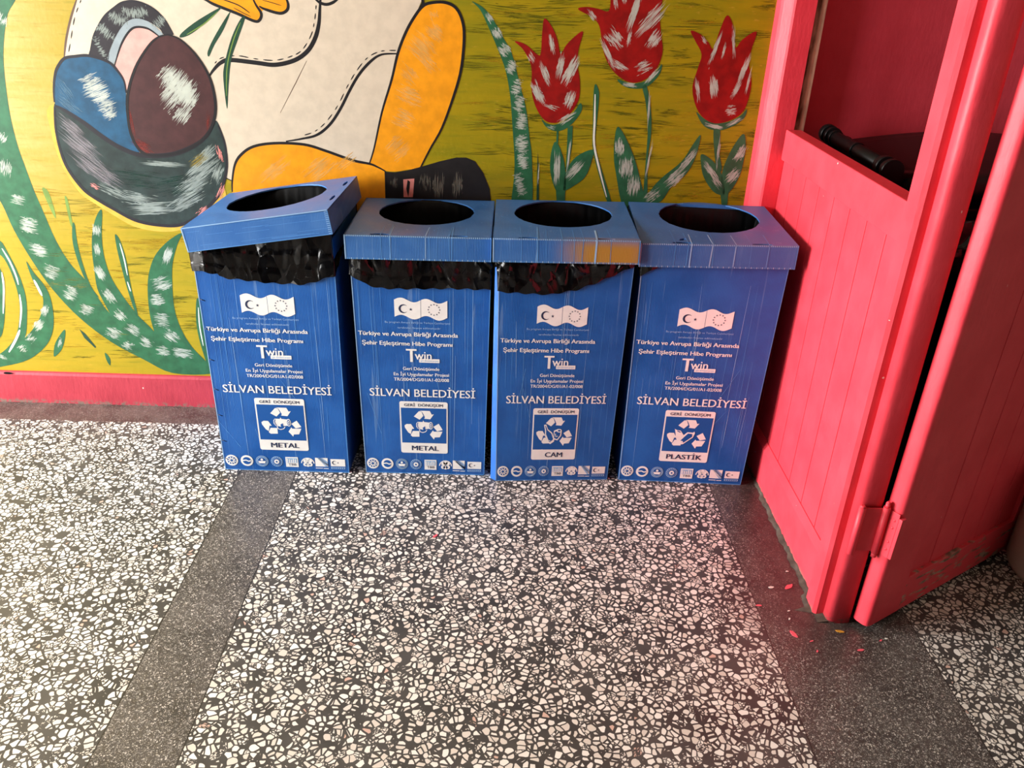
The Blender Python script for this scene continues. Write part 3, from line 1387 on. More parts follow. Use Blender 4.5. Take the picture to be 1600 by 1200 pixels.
('B', 0, 'olive2', (-54, 953), 94, 8, 4, 10),
('B', 0, 'olive2', (-1185, 560), 69, 10, 5, 11),
('B', 0, 'olive2', (103, 1219), 90, 15, 1, 11),
('B', 0, 'olive2', (508, 1232), 101, 10, 5, 9),
('B', 0, 'gold', (-1490, 708), 82, 4, 4, 12),
('B', 0, 'olive', (461, 955), 99, 6, 6, 9),
('B', 0, 'olive', (21, 1090), 48, 15, -3, 10),
('B', 0, 'olive2', (-1048, 544), 40, 15, -3, 6),
('B', 0, 'olive', (341, 1391), 88, 13, 6, 9),
('B', 0, 'olive2', (-1503, 520), 90, 8, 0, 8),
('B', 0, 'gold', (587, 1361), 90, 8, -2, 11),
('B', 0, 'olive2', (-1317, 262), 80, 8, -1, 11),
('B', 0, 'olive', (16, 1305), 59, 10, 1, 9),
('B', 0, 'olive', (425, 1046), 74, 4, -1, 12),
('B', 0, 'olive', (387, 1216), 94, 15, 6, 5),
('B', 0, 'gold', (215, 955), 57, 13, -1, 12),
('B', 0, 'gold', (-1160, 599), 42, 13, 4, 7),
('B', 0, 'olive', (803, 1043), 42, 10, -4, 7),
('B', 0, 'gold', (222, 1066), 101, 4, 1, 6),
('B', 0, 'olive2', (-1293, 190), 88, 4, 4, 12),
('B', 0, 'gold', (-1144, 620), 97, 13, 3, 12),
('B', 0, 'gold', (201, 1104), 67, 10, -2, 11),
('B', 0, 'olive2', (-1231, 781), 97, 13, -1, 10),
('B', 0, 'gold', (-1494, 740), 78, 8, 5, 9),
('B', 0, 'olive2', (-1283, 329), 99, 6, 5, 9),
('B', 0, 'gold', (-1326, 388), 38, 13, 3, 7),
('B', 0, 'olive', (580, 1355), 97, 15, 2, 7),
('B', 0, 'gold', (-958, 376), 84, 4, -2, 7),
('B', 0, 'olive2', (56, 1118), 48, 6, 2, 11),
('B', 0, 'olive2', (405, 1200), 38, 8, -4, 5),
('B', 0, 'olive', (207, 913), 52, 6, -2, 5),
('B', 0, 'olive2', (620, 832), 59, 6, -2, 8),
('B', 0, 'olive2', (518, 872), 78, 15, 6, 8),
('B', 0, 'olive2', (736, 973), 80, 8, 5, 8),
('B', 0, 'gold', (-1093, 771), 71, 10, 1, 6),
('B', 0, 'olive2', (-1247, 371), 50, 15, 5, 10),
('B', 0, 'gold', (638, 1138), 92, 4, 5, 8),
('B', 0, 'olive2', (-1620, 192), 69, 15, 4, 8),
('B', 0, 'gold', (774, 927), 63, 4, 4, 11),
('B', 0, 'gold', (-1212, 619), 90, 6, 0, 10),
('B', 0, 'olive2', (-73, 1215), 101, 15, 0, 10),
('B', 0, 'olive2', (573, 1406), 78, 8, -4, 7),
('B', 0, 'olive', (489, 1066), 99, 8, -4, 8),
('B', 0, 'gold', (349, 1410), 50, 6, 5, 8),
('B', 0, 'gold', (-3, 1237), 76, 15, 4, 6),
('B', 0, 'olive2', (-942, 782), 82, 6, 2, 5),
('B', 0, 'olive2', (-1114, 293), 48, 6, 6, 5),
('B', 0, 'olive2', (813, 1043), 84, 15, -4, 12),
('B', 0, 'olive2', (101, 1064), 74, 8, 1, 11),
('B', 0, 'olive2', (578, 1323), 52, 8, 3, 10),
('B', 0, 'gold', (89, 1191), 84, 4, 3, 8),
('B', 0, 'olive', (790, 1415), 57, 15, 1, 12),
('B', 0, 'olive2', (763, 1339), 78, 10, 1, 10),
('B', 0, 'gold', (-1304, 324), 50, 4, 1, 9),
('B', 0, 'gold', (500, 842), 40, 6, -3, 8),
('B', 0, 'olive', (462, 1204), 90, 13, 4, 5),
('B', 0, 'gold', (-1391, 604), 48, 15, 1, 10),
('B', 0, 'olive2', (-1181, 704), 69, 10, 5, 6),
('B', 0, 'olive', (738, 1115), 78, 4, -2, 10),
('B', 0, 'olive2', (-923, 715), 55, 13, 6, 9),
('B', 0, 'gold', (742, 987), 84, 4, 4, 9),
('B', 0, 'gold', (-1379, 277), 42, 6, 0, 6),
('B', 0, 'olive', (686, 932), 92, 6, 3, 6),
('B', 0, 'gold', (-77, 1106), 65, 4, 5, 10),
('B', 0, 'olive2', (-1189, 755), 42, 6, 0, 7),
('B', 0, 'gold', (-1211, 597), 46, 13, -3, 6),
('B', 0, 'olive2', (430, 1330), 74, 15, 0, 9),
('B', 0, 'olive', (811, 1127), 78, 10, 4, 12),
('B', 0, 'olive2', (-1557, 449), 55, 13, -4, 12),
('B', 0, 'olive', (71, 907), 74, 10, -3, 9),
('B', 0, 'olive2', (175, 902), 80, 6, 4, 12),
('B', 0, 'olive', (-6, 1376), 97, 15, -4, 7),
('B', 0, 'olive2', (136, 1191), 101, 15, 0, 9),
('B', 0, 'olive', (359, 1384), 63, 6, 0, 5),
('B', 0, 'olive', (858, 917), 38, 8, 1, 6),
('B', 0, 'olive2', (-1238, 540), 63, 6, 5, 12),
('B', 0, 'olive', (97, 1350), 67, 10, 1, 11),
('B', 0, 'olive', (564, 895), 90, 8, 0, 6),
('B', 0, 'gold', (579, 1094), 48, 10, 2, 6),
('B', 0, 'olive2', (-1017, 313), 78, 6, -1, 8),
('B', 0, 'olive', (243, 1109), 69, 4, 0, 10),
('B', 0, 'olive', (339, 1229), 55, 13, -3, 12),
('B', 0, 'olive2', (668, 996), 78, 13, 6, 11),
('B', 0, 'olive2', (-1448, 473), 67, 15, -3, 9),
('B', 0, 'olive2', (-88, 1314), 92, 10, -3, 8),
('B', 0, 'olive', (-41, 1340), 52, 10, -2, 6),
('B', 0, 'olive', (418, 1127), 52, 4, -2, 12),
('B', 0, 'olive2', (224, 1003), 82, 15, 5, 9),
('B', 0, 'gold', (-894, 767), 42, 6, 3, 5),
('B', 0, 'olive2', (-1548, 359), 94, 6, -1, 11),
('B', 0, 'olive', (367, 1335), 80, 10, -2, 12),
('B', 0, 'olive2', (741, 928), 55, 13, 6, 9),
('B', 0, 'olive', (454, 961), 48, 13, 3, 7),
('B', 0, 'olive2', (-1180, 686), 74, 4, -2, 6),
('B', 0, 'olive2', (-1194, 738), 55, 8, 3, 8),
('B', 0, 'olive2', (-1350, 241), 44, 10, 1, 7),
('B', 0, 'gold', (-1115, 352), 101, 6, 4, 7),
('B', 0, 'gold', (-1433, 471), 46, 13, 4, 10),
('B', 0, 'olive', (303, 1230), 90, 10, -1, 9),
('B', 0, 'gold', (-1130, 541), 84, 10, 5, 9),
('B', 0, 'gold', (-1128, 786), 71, 6, -4, 11),
('B', 0, 'olive', (354, 1191), 50, 10, -4, 12),
('B', 0, 'olive2', (-1295, 410), 88, 13, 3, 5),
('B', 0, 'olive', (384, 1346), 84, 15, 0, 11),
('B', 0, 'olive2', (146, 1079), 86, 6, 4, 12),
('B', 0, 'gold', (-1509, 225), 71, 8, 1, 6),
('B', 0, 'olive2', (-1386, 398), 42, 10, -4, 5),
('B', 0, 'olive', (802, 851), 65, 10, 2, 12),
('B', 0, 'olive2', (59, 1330), 90, 8, -2, 12),
('B', 0, 'gold', (-978, 614), 48, 4, 1, 9),
('B', 0, 'gold', (-1486, 680), 76, 4, 3, 6),
('B', 0, 'gold', (-1342, 715), 65, 10, -2, 12),
('B', 0, 'olive2', (787, 1138), 94, 8, 2, 6),
('B', 0, 'gold', (-1159, 381), 82, 15, -2, 11),
('B', 0, 'gold', (148, 1226), 67, 8, -2, 10),
('B', 0, 'olive2', (56, 817), 94, 10, 2, 11),
('B', 0, 'olive2', (484, 894), 86, 6, 2, 12),
('B', 0, 'olive', (103, 1068), 55, 13, 6, 7),
('B', 0, 'gold', (192, 1366), 40, 10, 1, 7),
('B', 0, 'gold', (-1516, 457), 82, 10, -2, 12),
('B', 0, 'olive2', (93, 918), 67, 15, -4, 7),
('B', 0, 'olive2', (113, 1301), 46, 13, 6, 9),
('B', 0, 'olive', (397, 1331), 97, 8, 0, 6),
('B', 0, 'olive2', (363, 1362), 86, 6, -4, 7),
('B', 0, 'olive', (382, 1364), 99, 6, -3, 6),
('B', 0, 'olive2', (81, 1012), 59, 15, 2, 12),
('B', 0, 'gold', (642, 843), 55, 15, -4, 9),
('B', 0, 'olive2', (-898, 654), 92, 13, 1, 6),
('B', 0, 'gold', (-1562, 322), 90, 15, 5, 12),
('B', 0, 'olive2', (-1200, 509), 71, 6, -4, 7),
('B', 0, 'olive', (177, 1132), 55, 6, 0, 8),
('B', 0, 'olive2', (426, 994), 84, 6, -3, 12),
('B', 0, 'olive2', (-1140, 406), 86, 10, 4, 11),
('B', 0, 'olive2', (-1476, 184), 48, 4, 2, 7),
('B', 0, 'olive2', (-1394, 366), 65, 10, -1, 9),
('B', 0, 'olive2', (371, 1376), 67, 15, -2, 12),
('B', 0, 'olive2', (548, 1270), 52, 15, -2, 8),
('B', 0, 'olive2', (211, 1131), 52, 10, 6, 7),
('B', 0, 'olive2', (476, 1063), 67, 15, 0, 5),
('B', 0, 'olive', (615, 836), 50, 10, 3, 7),
('B', 0, 'olive', (13, 1333), 101, 13, 3, 10),
('B', 0, 'olive', (566, 1237), 97, 10, 2, 7),
('B', 0, 'olive2', (295, 1282), 63, 10, 2, 8),
('B', 0, 'olive2', (-1032, 357), 92, 8, -1, 12),
('B', 0, 'olive2', (844, 1009), 101, 15, 0, 12),
('B', 0, 'olive2', (-1096, 422), 88, 6, 6, 12),
('B', 0, 'gold', (-1471, 539), 61, 10, -2, 8),
('B', 0, 'olive', (689, 942), 86, 8, 5, 7),
('B', 0, 'olive', (173, 931), 44, 4, -2, 6),
('B', 0, 'olive2', (707, 1312), 65, 4, 4, 10),
('B', 0, 'olive2', (47, 1387), 76, 8, 0, 8),
('B', 0, 'olive2', (719, 1066), 71, 4, 3, 9),
('B', 0, 'olive', (151, 1345), 94, 15, 1, 8),
('B', 0, 'gold', (-1023, 705), 101, 13, -4, 7),
('B', 0, 'gold', (-1034, 628), 46, 10, -4, 12),
('B', 0, 'olive2', (34, 1191), 101, 8, 5, 5),
('B', 0, 'olive2', (269, 950), 69, 15, -3, 11),
('B', 0, 'olive2', (470, 835), 88, 13, -2, 9),
('B', 0, 'gold', (-985, 440), 88, 10, -4, 11),
('B', 0, 'gold', (507, 1335), 101, 15, 1, 5),
('B', 0, 'gold', (-1258, 276), 86, 6, -4, 11),
('B', 0, 'gold', (426, 909), 46, 6, 5, 10),
('B', 0, 'gold', (-1128, 627), 65, 13, -1, 8),
('B', 0, 'olive', (-65, 1068), 46, 10, -2, 6),
('B', 0, 'gold', (201, 1048), 97, 6, -3, 8),
('B', 0, 'olive', (381, 1091), 82, 6, -3, 10),
('B', 0, 'olive2', (76, 840), 97, 10, 2, 7),
('B', 0, 'olive2', (374, 1127), 42, 13, 3, 5),
('B', 0, 'olive2', (654, 1008), 101, 8, 4, 7),
('B', 0, 'gold', (-960, 412), 55, 8, 6, 7),
('B', 0, 'olive', (650, 949), 74, 6, 1, 8),
('B', 0, 'gold', (102, 908), 38, 8, 0, 9),
('B', 0, 'gold', (-1283, 495), 50, 6, 4, 11),
('B', 0, 'olive', (403, 1021), 65, 13, 3, 8),
('B', 0, 'gold', (240, 1308), 94, 13, 4, 6),
('B', 0, 'olive2', (723, 1134), 80, 15, 2, 9),
('B', 0, 'olive', (152, 1018), 76, 6, 0, 8),
('B', 0, 'olive2', (-1153, 711), 42, 8, 4, 7),
('B', 0, 'gold', (40, 1371), 99, 6, 5, 8),
('B', 0, 'olive2', (-1382, 574), 99, 8, 6, 7),
('B', 0, 'gold', (-1516, 508), 84, 4, -3, 12),
('B', 0, 'gold', (-1392, 578), 69, 4, -3, 8),
('B', 0, 'gold', (299, 937), 69, 8, 4, 7),
('B', 0, 'olive', (79, 952), 94, 6, -4, 7),
('B', 0, 'olive2', (381, 1116), 76, 6, 1, 5),
('B', 0, 'olive', (79, 1231), 76, 13, 3, 10),
('B', 0, 'olive2', (-22, 968), 74, 13, -3, 5),
('B', 0, 'gold', (676, 1070), 63, 4, -2, 7),
('B', 0, 'gold', (-962, 452), 38, 13, 2, 10),
('B', 0, 'olive', (447, 969), 88, 4, -3, 6),
('B', 0, 'olive', (594, 1365), 57, 4, 3, 6),
('B', 0, 'olive', (693, 981), 74, 10, 0, 10),
('B', 0, 'gold', (-959, 763), 57, 8, 5, 12),
('B', 0, 'olive2', (419, 1409), 69, 6, -4, 10),
('B', 0, 'gold', (122, 1314), 71, 6, 0, 12),
('B', 0, 'olive2', (202, 868), 76, 10, -3, 10),
('B', 0, 'olive', (180, 1367), 44, 10, 1, 8),
('B', 0, 'olive2', (397, 995), 71, 6, 6, 8),
('B', 0, 'olive', (187, 909), 38, 8, -2, 6),
('B', 0, 'olive2', (-1040, 330), 52, 15, -3, 8),
('B', 0, 'gold', (196, 1127), 84, 6, 1, 9),
('B', 0, 'olive2', (442, 1291), 67, 13, 2, 11),
('B', 0, 'olive2', (-1317, 262), 76, 10, 1, 5),
('B', 0, 'gold', (-1290, 515), 42, 4, -2, 12),
('B', 0, 'olive2', (-1063, 723), 84, 13, 2, 9),
('B', 0, 'gold', (-1569, 432), 61, 13, -4, 7),
('B', 0, 'olive2', (-1396, 750), 84, 13, 0, 6),
('B', 0, 'olive', (478, 1040), 42, 15, 3, 12),
('B', 0, 'olive2', (213, 1048), 61, 4, -4, 7),
('B', 0, 'olive2', (-1109, 419), 42, 13, 1, 10),
('B', 0, 'gold', (57, 1139), 55, 15, 6, 11),
('B', 0, 'olive', (-62, 1035), 86, 13, 4, 5),
('B', 0, 'olive', (703, 1002), 88, 10, 6, 9),
('B', 0, 'olive2', (-1508, 515), 78, 15, -4, 10),
('B', 0, 'olive2', (-1070, 317), 80, 13, 5, 10),
('B', 0, 'olive2', (-1470, 564), 71, 15, 0, 6),
('B', 0, 'olive2', (167, 1076), 63, 10, 2, 6),
('B', 0, 'olive', (708, 1304), 65, 13, 3, 8),
('B', 0, 'olive', (31, 1360), 40, 8, -2, 8),
('B', 0, 'gold', (-1377, 636), 61, 15, -1, 10),
('B', 0, 'gold', (528, 1399), 65, 4, -2, 5),
('B', 0, 'olive2', (792, 934), 78, 10, 2, 9),
('B', 0, 'olive', (138, 1375), 82, 15, 5, 5),
('B', 0, 'gold', (-1257, 404), 92, 13, -4, 7),
('B', 0, 'olive', (728, 861), 80, 6, 6, 11),
('B', 0, 'olive', (360, 1351), 65, 15, 5, 6),
('B', 0, 'olive', (536, 1271), 46, 15, 3, 6),
('B', 0, 'olive', (331, 1289), 46, 15, 1, 8),
('B', 0, 'gold', (-1049, 774), 92, 4, 6, 6),
('B', 0, 'olive2', (-1017, 655), 101, 15, 1, 5),
('B', 0, 'gold', (334, 987), 63, 8, 4, 10),
('B', 0, 'gold', (-1477, 779), 99, 13, -3, 10),
('B', 0, 'olive', (266, 1046), 88, 10, 0, 7),
('B', 0, 'gold', (-1142, 617), 42, 13, -2, 7),
('B', 0, 'olive', (36, 1231), 40, 4, 4, 11),
('B', 0, 'olive', (656, 879), 69, 13, 3, 8),
('B', 0, 'olive', (6, 1051), 97, 15, -2, 12),
('B', 0, 'olive', (698, 920), 42, 6, 0, 7),
('B', 0, 'gold', (302, 1241), 65, 13, 6, 10),
('B', 0, 'gold', (12, 1190), 76, 8, -1, 5),
('B', 0, 'olive2', (41, 818), 40, 10, 2, 5),
('B', 0, 'olive2', (268, 1102), 46, 6, 0, 11),
('B', 0, 'olive', (477, 842), 71, 15, -2, 8),
('B', 0, 'olive', (745, 1325), 97, 10, 4, 12),
('B', 0, 'olive2', (259, 1361), 67, 10, 5, 12),
('B', 0, 'olive2', (770, 835), 86, 8, -1, 12),
('B', 0, 'olive2', (-1403, 707), 88, 8, -1, 10),
('B', 0, 'gold', (-1029, 424), 38, 10, 0, 6),
('B', 0, 'olive', (678, 1125), 46, 6, 2, 8),
('B', 0, 'gold', (-1311, 749), 67, 15, 3, 9),
('B', 0, 'olive2', (126, 1264), 92, 13, 5, 11),
('B', 0, 'gold', (-1476, 298), 44, 13, 2, 5),
('B', 0, 'olive2', (461, 1381), 55, 8, 1, 10),
('B', 0, 'olive2', (-1416, 378), 65, 15, 0, 7),
('B', 0, 'olive2', (-1338, 659), 38, 15, 1, 6),
('B', 0, 'olive', (173, 1393), 92, 15, 4, 6),
('B', 0, 'olive2', (-983, 385), 44, 6, 0, 11),
('B', 0, 'olive', (-58, 1241), 84, 8, 2, 9),
('B', 0, 'olive2', (432, 1182), 94, 8, -4, 10),
('B', 0, 'gold', (-1250, 313), 65, 6, 0, 8),
('B', 0, 'olive2', (546, 1320), 71, 4, -1, 11),
('B', 0, 'olive2', (-1310, 391), 101, 8, -2, 8),
('B', 0, 'olive2', (49, 1303), 69, 13, 2, 6),
('B', 0, 'olive2', (779, 1411), 42, 4, 2, 10),
('B', 0, 'olive2', (-1334, 206), 78, 13, 2, 7),
('B', 0, 'gold', (-1058, 640), 69, 10, -4, 10),
('B', 0, 'gold', (-1423, 455), 65, 10, 3, 6),
('B', 0, 'gold', (173, 896), 69, 15, -1, 5),
('B', 0, 'gold', (20, 1247), 44, 4, -2, 11),
('B', 0, 'olive2', (-1193, 671), 80, 6, 2, 7),
('B', 0, 'olive', (35, 1036), 38, 4, 5, 11),
('B', 0, 'olive2', (636, 1236), 82, 8, 4, 10),
('B', 0, 'olive', (719, 964), 65, 13, -2, 5),
('B', 0, 'olive2', (-80, 887), 55, 15, -2, 7),
('B', 0, 'gold', (358, 1274), 97, 6, 6, 8),
('B', 0, 'gold', (544, 1020), 65, 13, 5, 7),
('B', 0, 'gold', (729, 1296), 78, 4, -3, 8),
('B', 0, 'gold', (348, 1019), 57, 10, -3, 9),
('B', 0, 'olive2', (-1307, 738), 92, 10, 5, 6),
('B', 0, 'olive', (46, 1178), 42, 6, -1, 5),
('B', 0, 'olive2', (-953, 234), 40, 15, -2, 7),
('B', 0, 'gold', (-15, 1235), 67, 8, 0, 12),
('B', 0, 'olive', (518, 1096), 48, 13, 2, 12),
('B', 0, 'gold', (-966, 276), 69, 13, -1, 10)]
mm = []
def mi_of(k):
    k = 'paint_' + k
    if k not in mm: mm.append(k)
    return mm.index(k)
bm = bmesh.new()
def face2(pts, layer, mi, zmin=.1228, xmax=.806):
    pts = [(min(x, xmax), max(z, zmin)) for x, z in pts]
    q = []
    for p in pts:
        if not q or math.hypot(p[0] - q[-1][0], p[1] - q[-1][1]) > 2e-4: q.append(p)
    if len(q) < 3: return
    LC[0] += 1
    vs = [bm.verts.new((x, -.00016 * (layer + 1 + LC[0] % 997 * .0008), z)) for x, z in q]
    bm.faces.new(vs).material_index = mi
def mm2(p): return [(x / 1000, z / 1000) for x, z in p]
rng = random.Random(5)
LC = [0]
for it in MURAL:
    k = it[0]
    if k == 'P':
        pts = mm2(it[4])
        if it[3]: pts = catmull(pts, True, 4)
        face2(pts, it[1], mi_of(it[2]))
    elif k == 'L':
        pts = mm2(it[5])
        if it[4]: pts = catmull(pts, False, 6)
        for q in ribbon(pts, it[3] * .0021): face2(q, it[1], mi_of(it[2]))
    elif k == 'D':
        pts = catmull(mm2(it[4]), False, 8); i = 0
        while i < len(pts) - 2:
            n = rng.choice((3, 4, 5))
            for q in ribbon(pts[i:i + n], it[3] * .0021): face2(q, it[1], mi_of(it[2]))
            i += n + 1
    else:
        _, layer, mk, (cx, cz), a, b, ang, n = it
        th = math.radians(ang); ca, sa = math.cos(th), math.sin(th); mi = mi_of(mk + '_thin' if 'paint_' + mk + '_thin' in M else mk)
        for j in range(int(n * 2.6)):
            tt = rng.uniform(-1, 1); env = math.sqrt(max(0, 1 - tt * tt))
            m0 = rng.gauss(0, .36); h = rng.uniform(.12, .75) * env
            s0, s1 = max(-1.1, m0 - h), min(1.1, m0 + h); wd = rng.uniform(.0003, .0010) * (1.4 if b > 12 else 1)
            P = []
            for (u, o_) in ((s0, 0), (s0 * .6 + s1 * .4, 1), (s1, 0), (s0 * .4 + s1 * .6, -1)):
                px, pz = u * a / 1000, tt * b / 1000 + o_ * wd
                P.append((cx / 1000 + px * ca - pz * sa, cz / 1000 + px * sa + pz * ca))
            face2(P, layer + rng.random() * .5, mi)
mural = obj('mural', bm, mm, wall, recalc=False)
for p in mural.data.polygons:
    pass
tag(mural, 'hand-painted mural of red tulips, grass blades, a basket of eggs and a seated figure in white')

# ------------------------------------------------------------------ text and print shared by the four bins
_tc = {}
def text_faces(s, bold):
    key = (s, bold)
    if key in _tc: return _tc[key]
    cu = bpy.data.curves.new('lettering', 'FONT'); cu.body = s; cu.size = 1.0; cu.offset = bold; cu.resolution_u = 3
    o = bpy.data.objects.new('lettering', cu); COL.objects.link(o)
    bpy.context.view_layer.update()
    me = bpy.data.meshes.new_from_object(o.evaluated_get(bpy.context.evaluated_depsgraph_get()))
    vs = [(v.co.x, v.co.y) for v in me.vertices]; fs = [tuple(p.vertices) for p in me.polygons]
    bpy.data.objects.remove(o); bpy.data.curves.remove(cu); bpy.data.meshes.remove(me)
    _tc[key] = (vs, fs); return _tc[key]
CAPH = max(y for x, y in text_faces('T', 0.0)[0])
class Print:
    """collects flat print in panel units u (0..1 across), v (0..1 up)"""
    def __init__(self): self.f = []
    def poly(self, pts, mat, layer): self.f.append((list(pts), mat, layer))
    def text(self, s, u0, u1, v, cap, mat, layer=3, bold=.010):
        if bold > .005:
            for d_ in ((0, 1, 2) if cap > .014 else (0, 1)): self.text(s, u0 + d_ * .0013, u1 + d_ * .0013, v, cap, mat, layer + d_ * .1, 0.0)
            return
        vs, fs = text_faces(s, bold)
        xa, xb = min(p[0] for p in vs), max(p[0] for p in vs); k = (u1 - u0) / (xb - xa); kz = cap / CAPH
        for f in fs: self.poly([(u0 + (vs[i][0] - xa) * k, v + vs[i][1] * kz) for i in f], mat, layer)
    def ell(self, u, v, ru, rv, mat, layer, n=20): self.poly([(u + ru * math.cos(2 * math.pi * i / n), v + rv * math.sin(2 * math.pi * i / n)) for i in range(n)], mat, layer)
    def rect(self, u0, v0, u1, v1, mat, layer, r=0.0, ar=2.0):
        if not r: self.poly([(u0, v0), (u1, v0), (u1, v1), (u0, v1)], mat, layer); return
        pts = []
        for cx, cy, a0 in ((u1 - r, v0 + r / ar, -90), (u1 - r, v1 - r / ar, 0), (u0 + r, v1 - r / ar, 90), (u0 + r, v0 + r / ar, 180)):
            for k in range(5):
                a = math.radians(a0 + k * 22.5); pts.append((cx + r * math.cos(a), cy + r / ar * math.sin(a)))
        self.poly(pts, mat, layer)
    def line(self, pts, w, mat, layer, ar=2.0):
        for q in ribbon([(u, v * ar) for u, v in pts], w, False): self.poly([(u, v / ar) for u, v in q], mat, layer)
    def star(self, u, v, r, mat, layer, ar=2.0, n=5, rot=90):
        self.poly([(u + (r if i % 2 == 0 else r * .4) * math.cos(math.radians(rot + i * 180 / n)), v + (r if i % 2 == 0 else r * .4) / ar * math.sin(math.radians(rot + i * 180 / n))) for i in range(2 * n)], mat, layer)
    def crescent(self, u, v, r, mat, layer, ar=2.0):
        o = [(math.cos(math.radians(a)) * r, math.sin(math.radians(a)) * r) for a in range(42, 319, 12)]
        i_ = [(r * .24 + math.cos(math.radians(a)) * r * .80, math.sin(math.radians(a)) * r * .80) for a in range(306, 53, -12)]
        p = o + i_
        for k in range(len(o) - 1):
            j = len(p) - 1 - int(k * (len(i_) - 1) / (len(o) - 1)); j2 = len(p) - 1 - int((k + 1) * (len(i_) - 1) / (len(o) - 1))
            q = [o[k], o[k + 1], p[j2]] + ([p[j]] if j != j2 else [])
            self.poly([(u + x, v + y / ar) for x, y in q], mat, layer)
AR = 2.0
def sign_pt(x, y):      # drawing units of the sign, its own upper left corner at (540,265)
    return (.3064 + (x - 540) / (978 - 540) * .384, .3340 - (y - 265) / (735 - 265) * .2350)
def make_print(kind):
    P = Print(); Wm, Nv, Bl, Pl = 'print_white', 'print_navy', 'print_blue', 'print_pale'
    # two waving flags side by side
    def wave(u0, u1, v0, v1, ph):
        n = 16; f = lambda s: .0085 * math.sin((s + ph) * 2 * math.pi)
        for i in range(n):
            a, b = i / n, (i + 1) / n
            P.poly([(u0 + (u1 - u0) * a, v0 + f(a)), (u0 + (u1 - u0) * b, v0 + f(b)), (u0 + (u1 - u0) * b, v1 + f(b)), (u0 + (u1 - u0) * a, v1 + f(a))], Wm, 1)
    wave(.300, .4925, .689, .757, 0.0); wave(.4955, .688, .687, .755, .06)
    P.crescent(.366, .722, .035, Nv, 2); P.star(.420, .720, .013, Nv, 2)
    for k in range(12): P.star(.590 + .042 * math.cos(k * math.pi / 6), .721 + .021 * math.sin(k * math.pi / 6), .0075, Nv, 2)
    P.text('Bu program Avrupa Birliği ve Türkiye Cumhuriyeti', .226, .709, .6640, .0075, Pl, 2, .004)
    P.text('tarafından finanse edilmektedir', .318, .638, .6425, .0075, Pl, 2, .004)
    P.text('Türkiye ve Avrupa Birliği Arasında', .022, .766, .6120, .0165, Wm)
    P.text('Şehir Eşleştirme Hibe Programı', .046, .724, .5735, .0165, Wm)
    P.text('T', .374, .446, .5055, .054, Wm, 3, .012); P.text('T', .380, .452, .5055, .054, Wm, 3.5, .012); P.text('win', .440, .566, .5165, .034, Wm, 3, .012)
    P.rect(.472, .5035, .628, .5195, Wm, 1, .004); P.text('geri dönüşüm projesi', .484, .618, .5085, .0060, Pl, 2, .004)
    P.text('Geri Dönüşümde', .346, .626, .4705, .0130, Wm); P.text('En İyi Uygulamalar Projesi', .273, .700, .4465, .0130, Wm); P.text('TR/2004/DG/01/A1-02/008', .273, .700, .4240, .0130, Wm)
    P.text('SİLVAN BELEDİYESİ', .078, .905, .3555, .0325, Wm, 3, .012)
    # the recycling sign
    P.rect(.3064, .0990, .6903, .3340, Wm, 1, .016)
    a, b = sign_pt(552, 322), sign_pt(966, 640); P.rect(a[0], b[1], b[0], a[1], Bl, 2)
    a, b = sign_pt(583, 308), sign_pt(933, 308); [P.text('GERİ  DÖNÜŞÜM', a[0] + d_, b[0] + d_, a[1], .0120, Nv, 3 + d_ * 50, 0.0) for d_ in (0, .0015)]
    w = {'METAL': (640, 890), 'CAM': (676, 846), 'PLASTİK': (602, 920)}[kind]
    a, b = sign_pt(w[0], 710), sign_pt(w[1], 710); [P.text(kind, a[0] + d_, b[0] + d_, a[1], .0215, Nv, 3 + d_ * 50, 0.0) for d_ in (0, .002, .004)]
    for pts in ([(668, 398), (715, 350), (738, 352), (755, 392), (720, 426)], [(722, 345), (815, 345), (832, 378), (852, 374), (818, 420), (762, 416), (770, 404), (758, 378), (742, 352)],
                [(580, 480), (600, 468), (640, 468), (668, 510), (648, 512), (636, 560), (612, 545), (582, 500)], [(655, 530), (715, 530), (715, 582), (650, 584), (634, 570)],
                [(845, 488), (895, 458), (932, 515), (880, 528)], [(812, 560), (842, 520), (848, 532), (930, 530), (905, 582), (858, 585), (850, 605)]):
        P.poly([sign_pt(*p) for p in pts], Wm, 3)
    if kind == 'METAL':
        P.poly([sign_pt(*p) for p in [(688, 462), (700, 446), (748, 446), (752, 432), (762, 446), (815, 450), (818, 505), (745, 516), (702, 508), (688, 490)]], Wm, 3)
        for rx, ry, m_, l_ in ((20, 34, Wm, 4), (14, 26, Bl, 5), (9, 17, Wm, 6), (4, 8, Bl, 7)):
            c0 = sign_pt(822, 478); P.ell(c0[0], c0[1], rx * .384 / 438, ry * .235 / 470, m_, l_)
        P.line([sign_pt(*p) for p in [(704, 452), (696, 470), (700, 492), (712, 505)]], .006, Bl, 5); P.line([sign_pt(*p) for p in [(716, 512), (722, 535), (745, 542), (772, 535), (786, 518)]], .006, Wm, 5)
        P.poly([sign_pt(*p) for p in [(745, 500), (768, 484), (772, 510), (755, 516)]], Bl, 5)
    elif kind == 'CAM':
        s = lambda L: [sign_pt(x + 50, y - 47) for x, y in L]
        P.poly(s([(600, 460), (622, 456), (642, 500), (684, 530), (710, 592), (708, 612), (672, 636), (648, 622), (616, 562), (614, 510)]), Wm, 4)
        P.poly(s([(612, 470), (618, 468), (636, 508), (676, 538), (698, 590), (668, 618), (654, 608), (626, 556), (624, 508)]), Bl, 5)
        P.poly(s([(700, 512), (742, 496), (778, 512), (774, 560), (740, 602), (700, 590)]), Wm, 4); P.poly(s([(708, 524), (742, 512), (766, 524), (762, 556), (736, 590), (706, 580)]), Bl, 5)
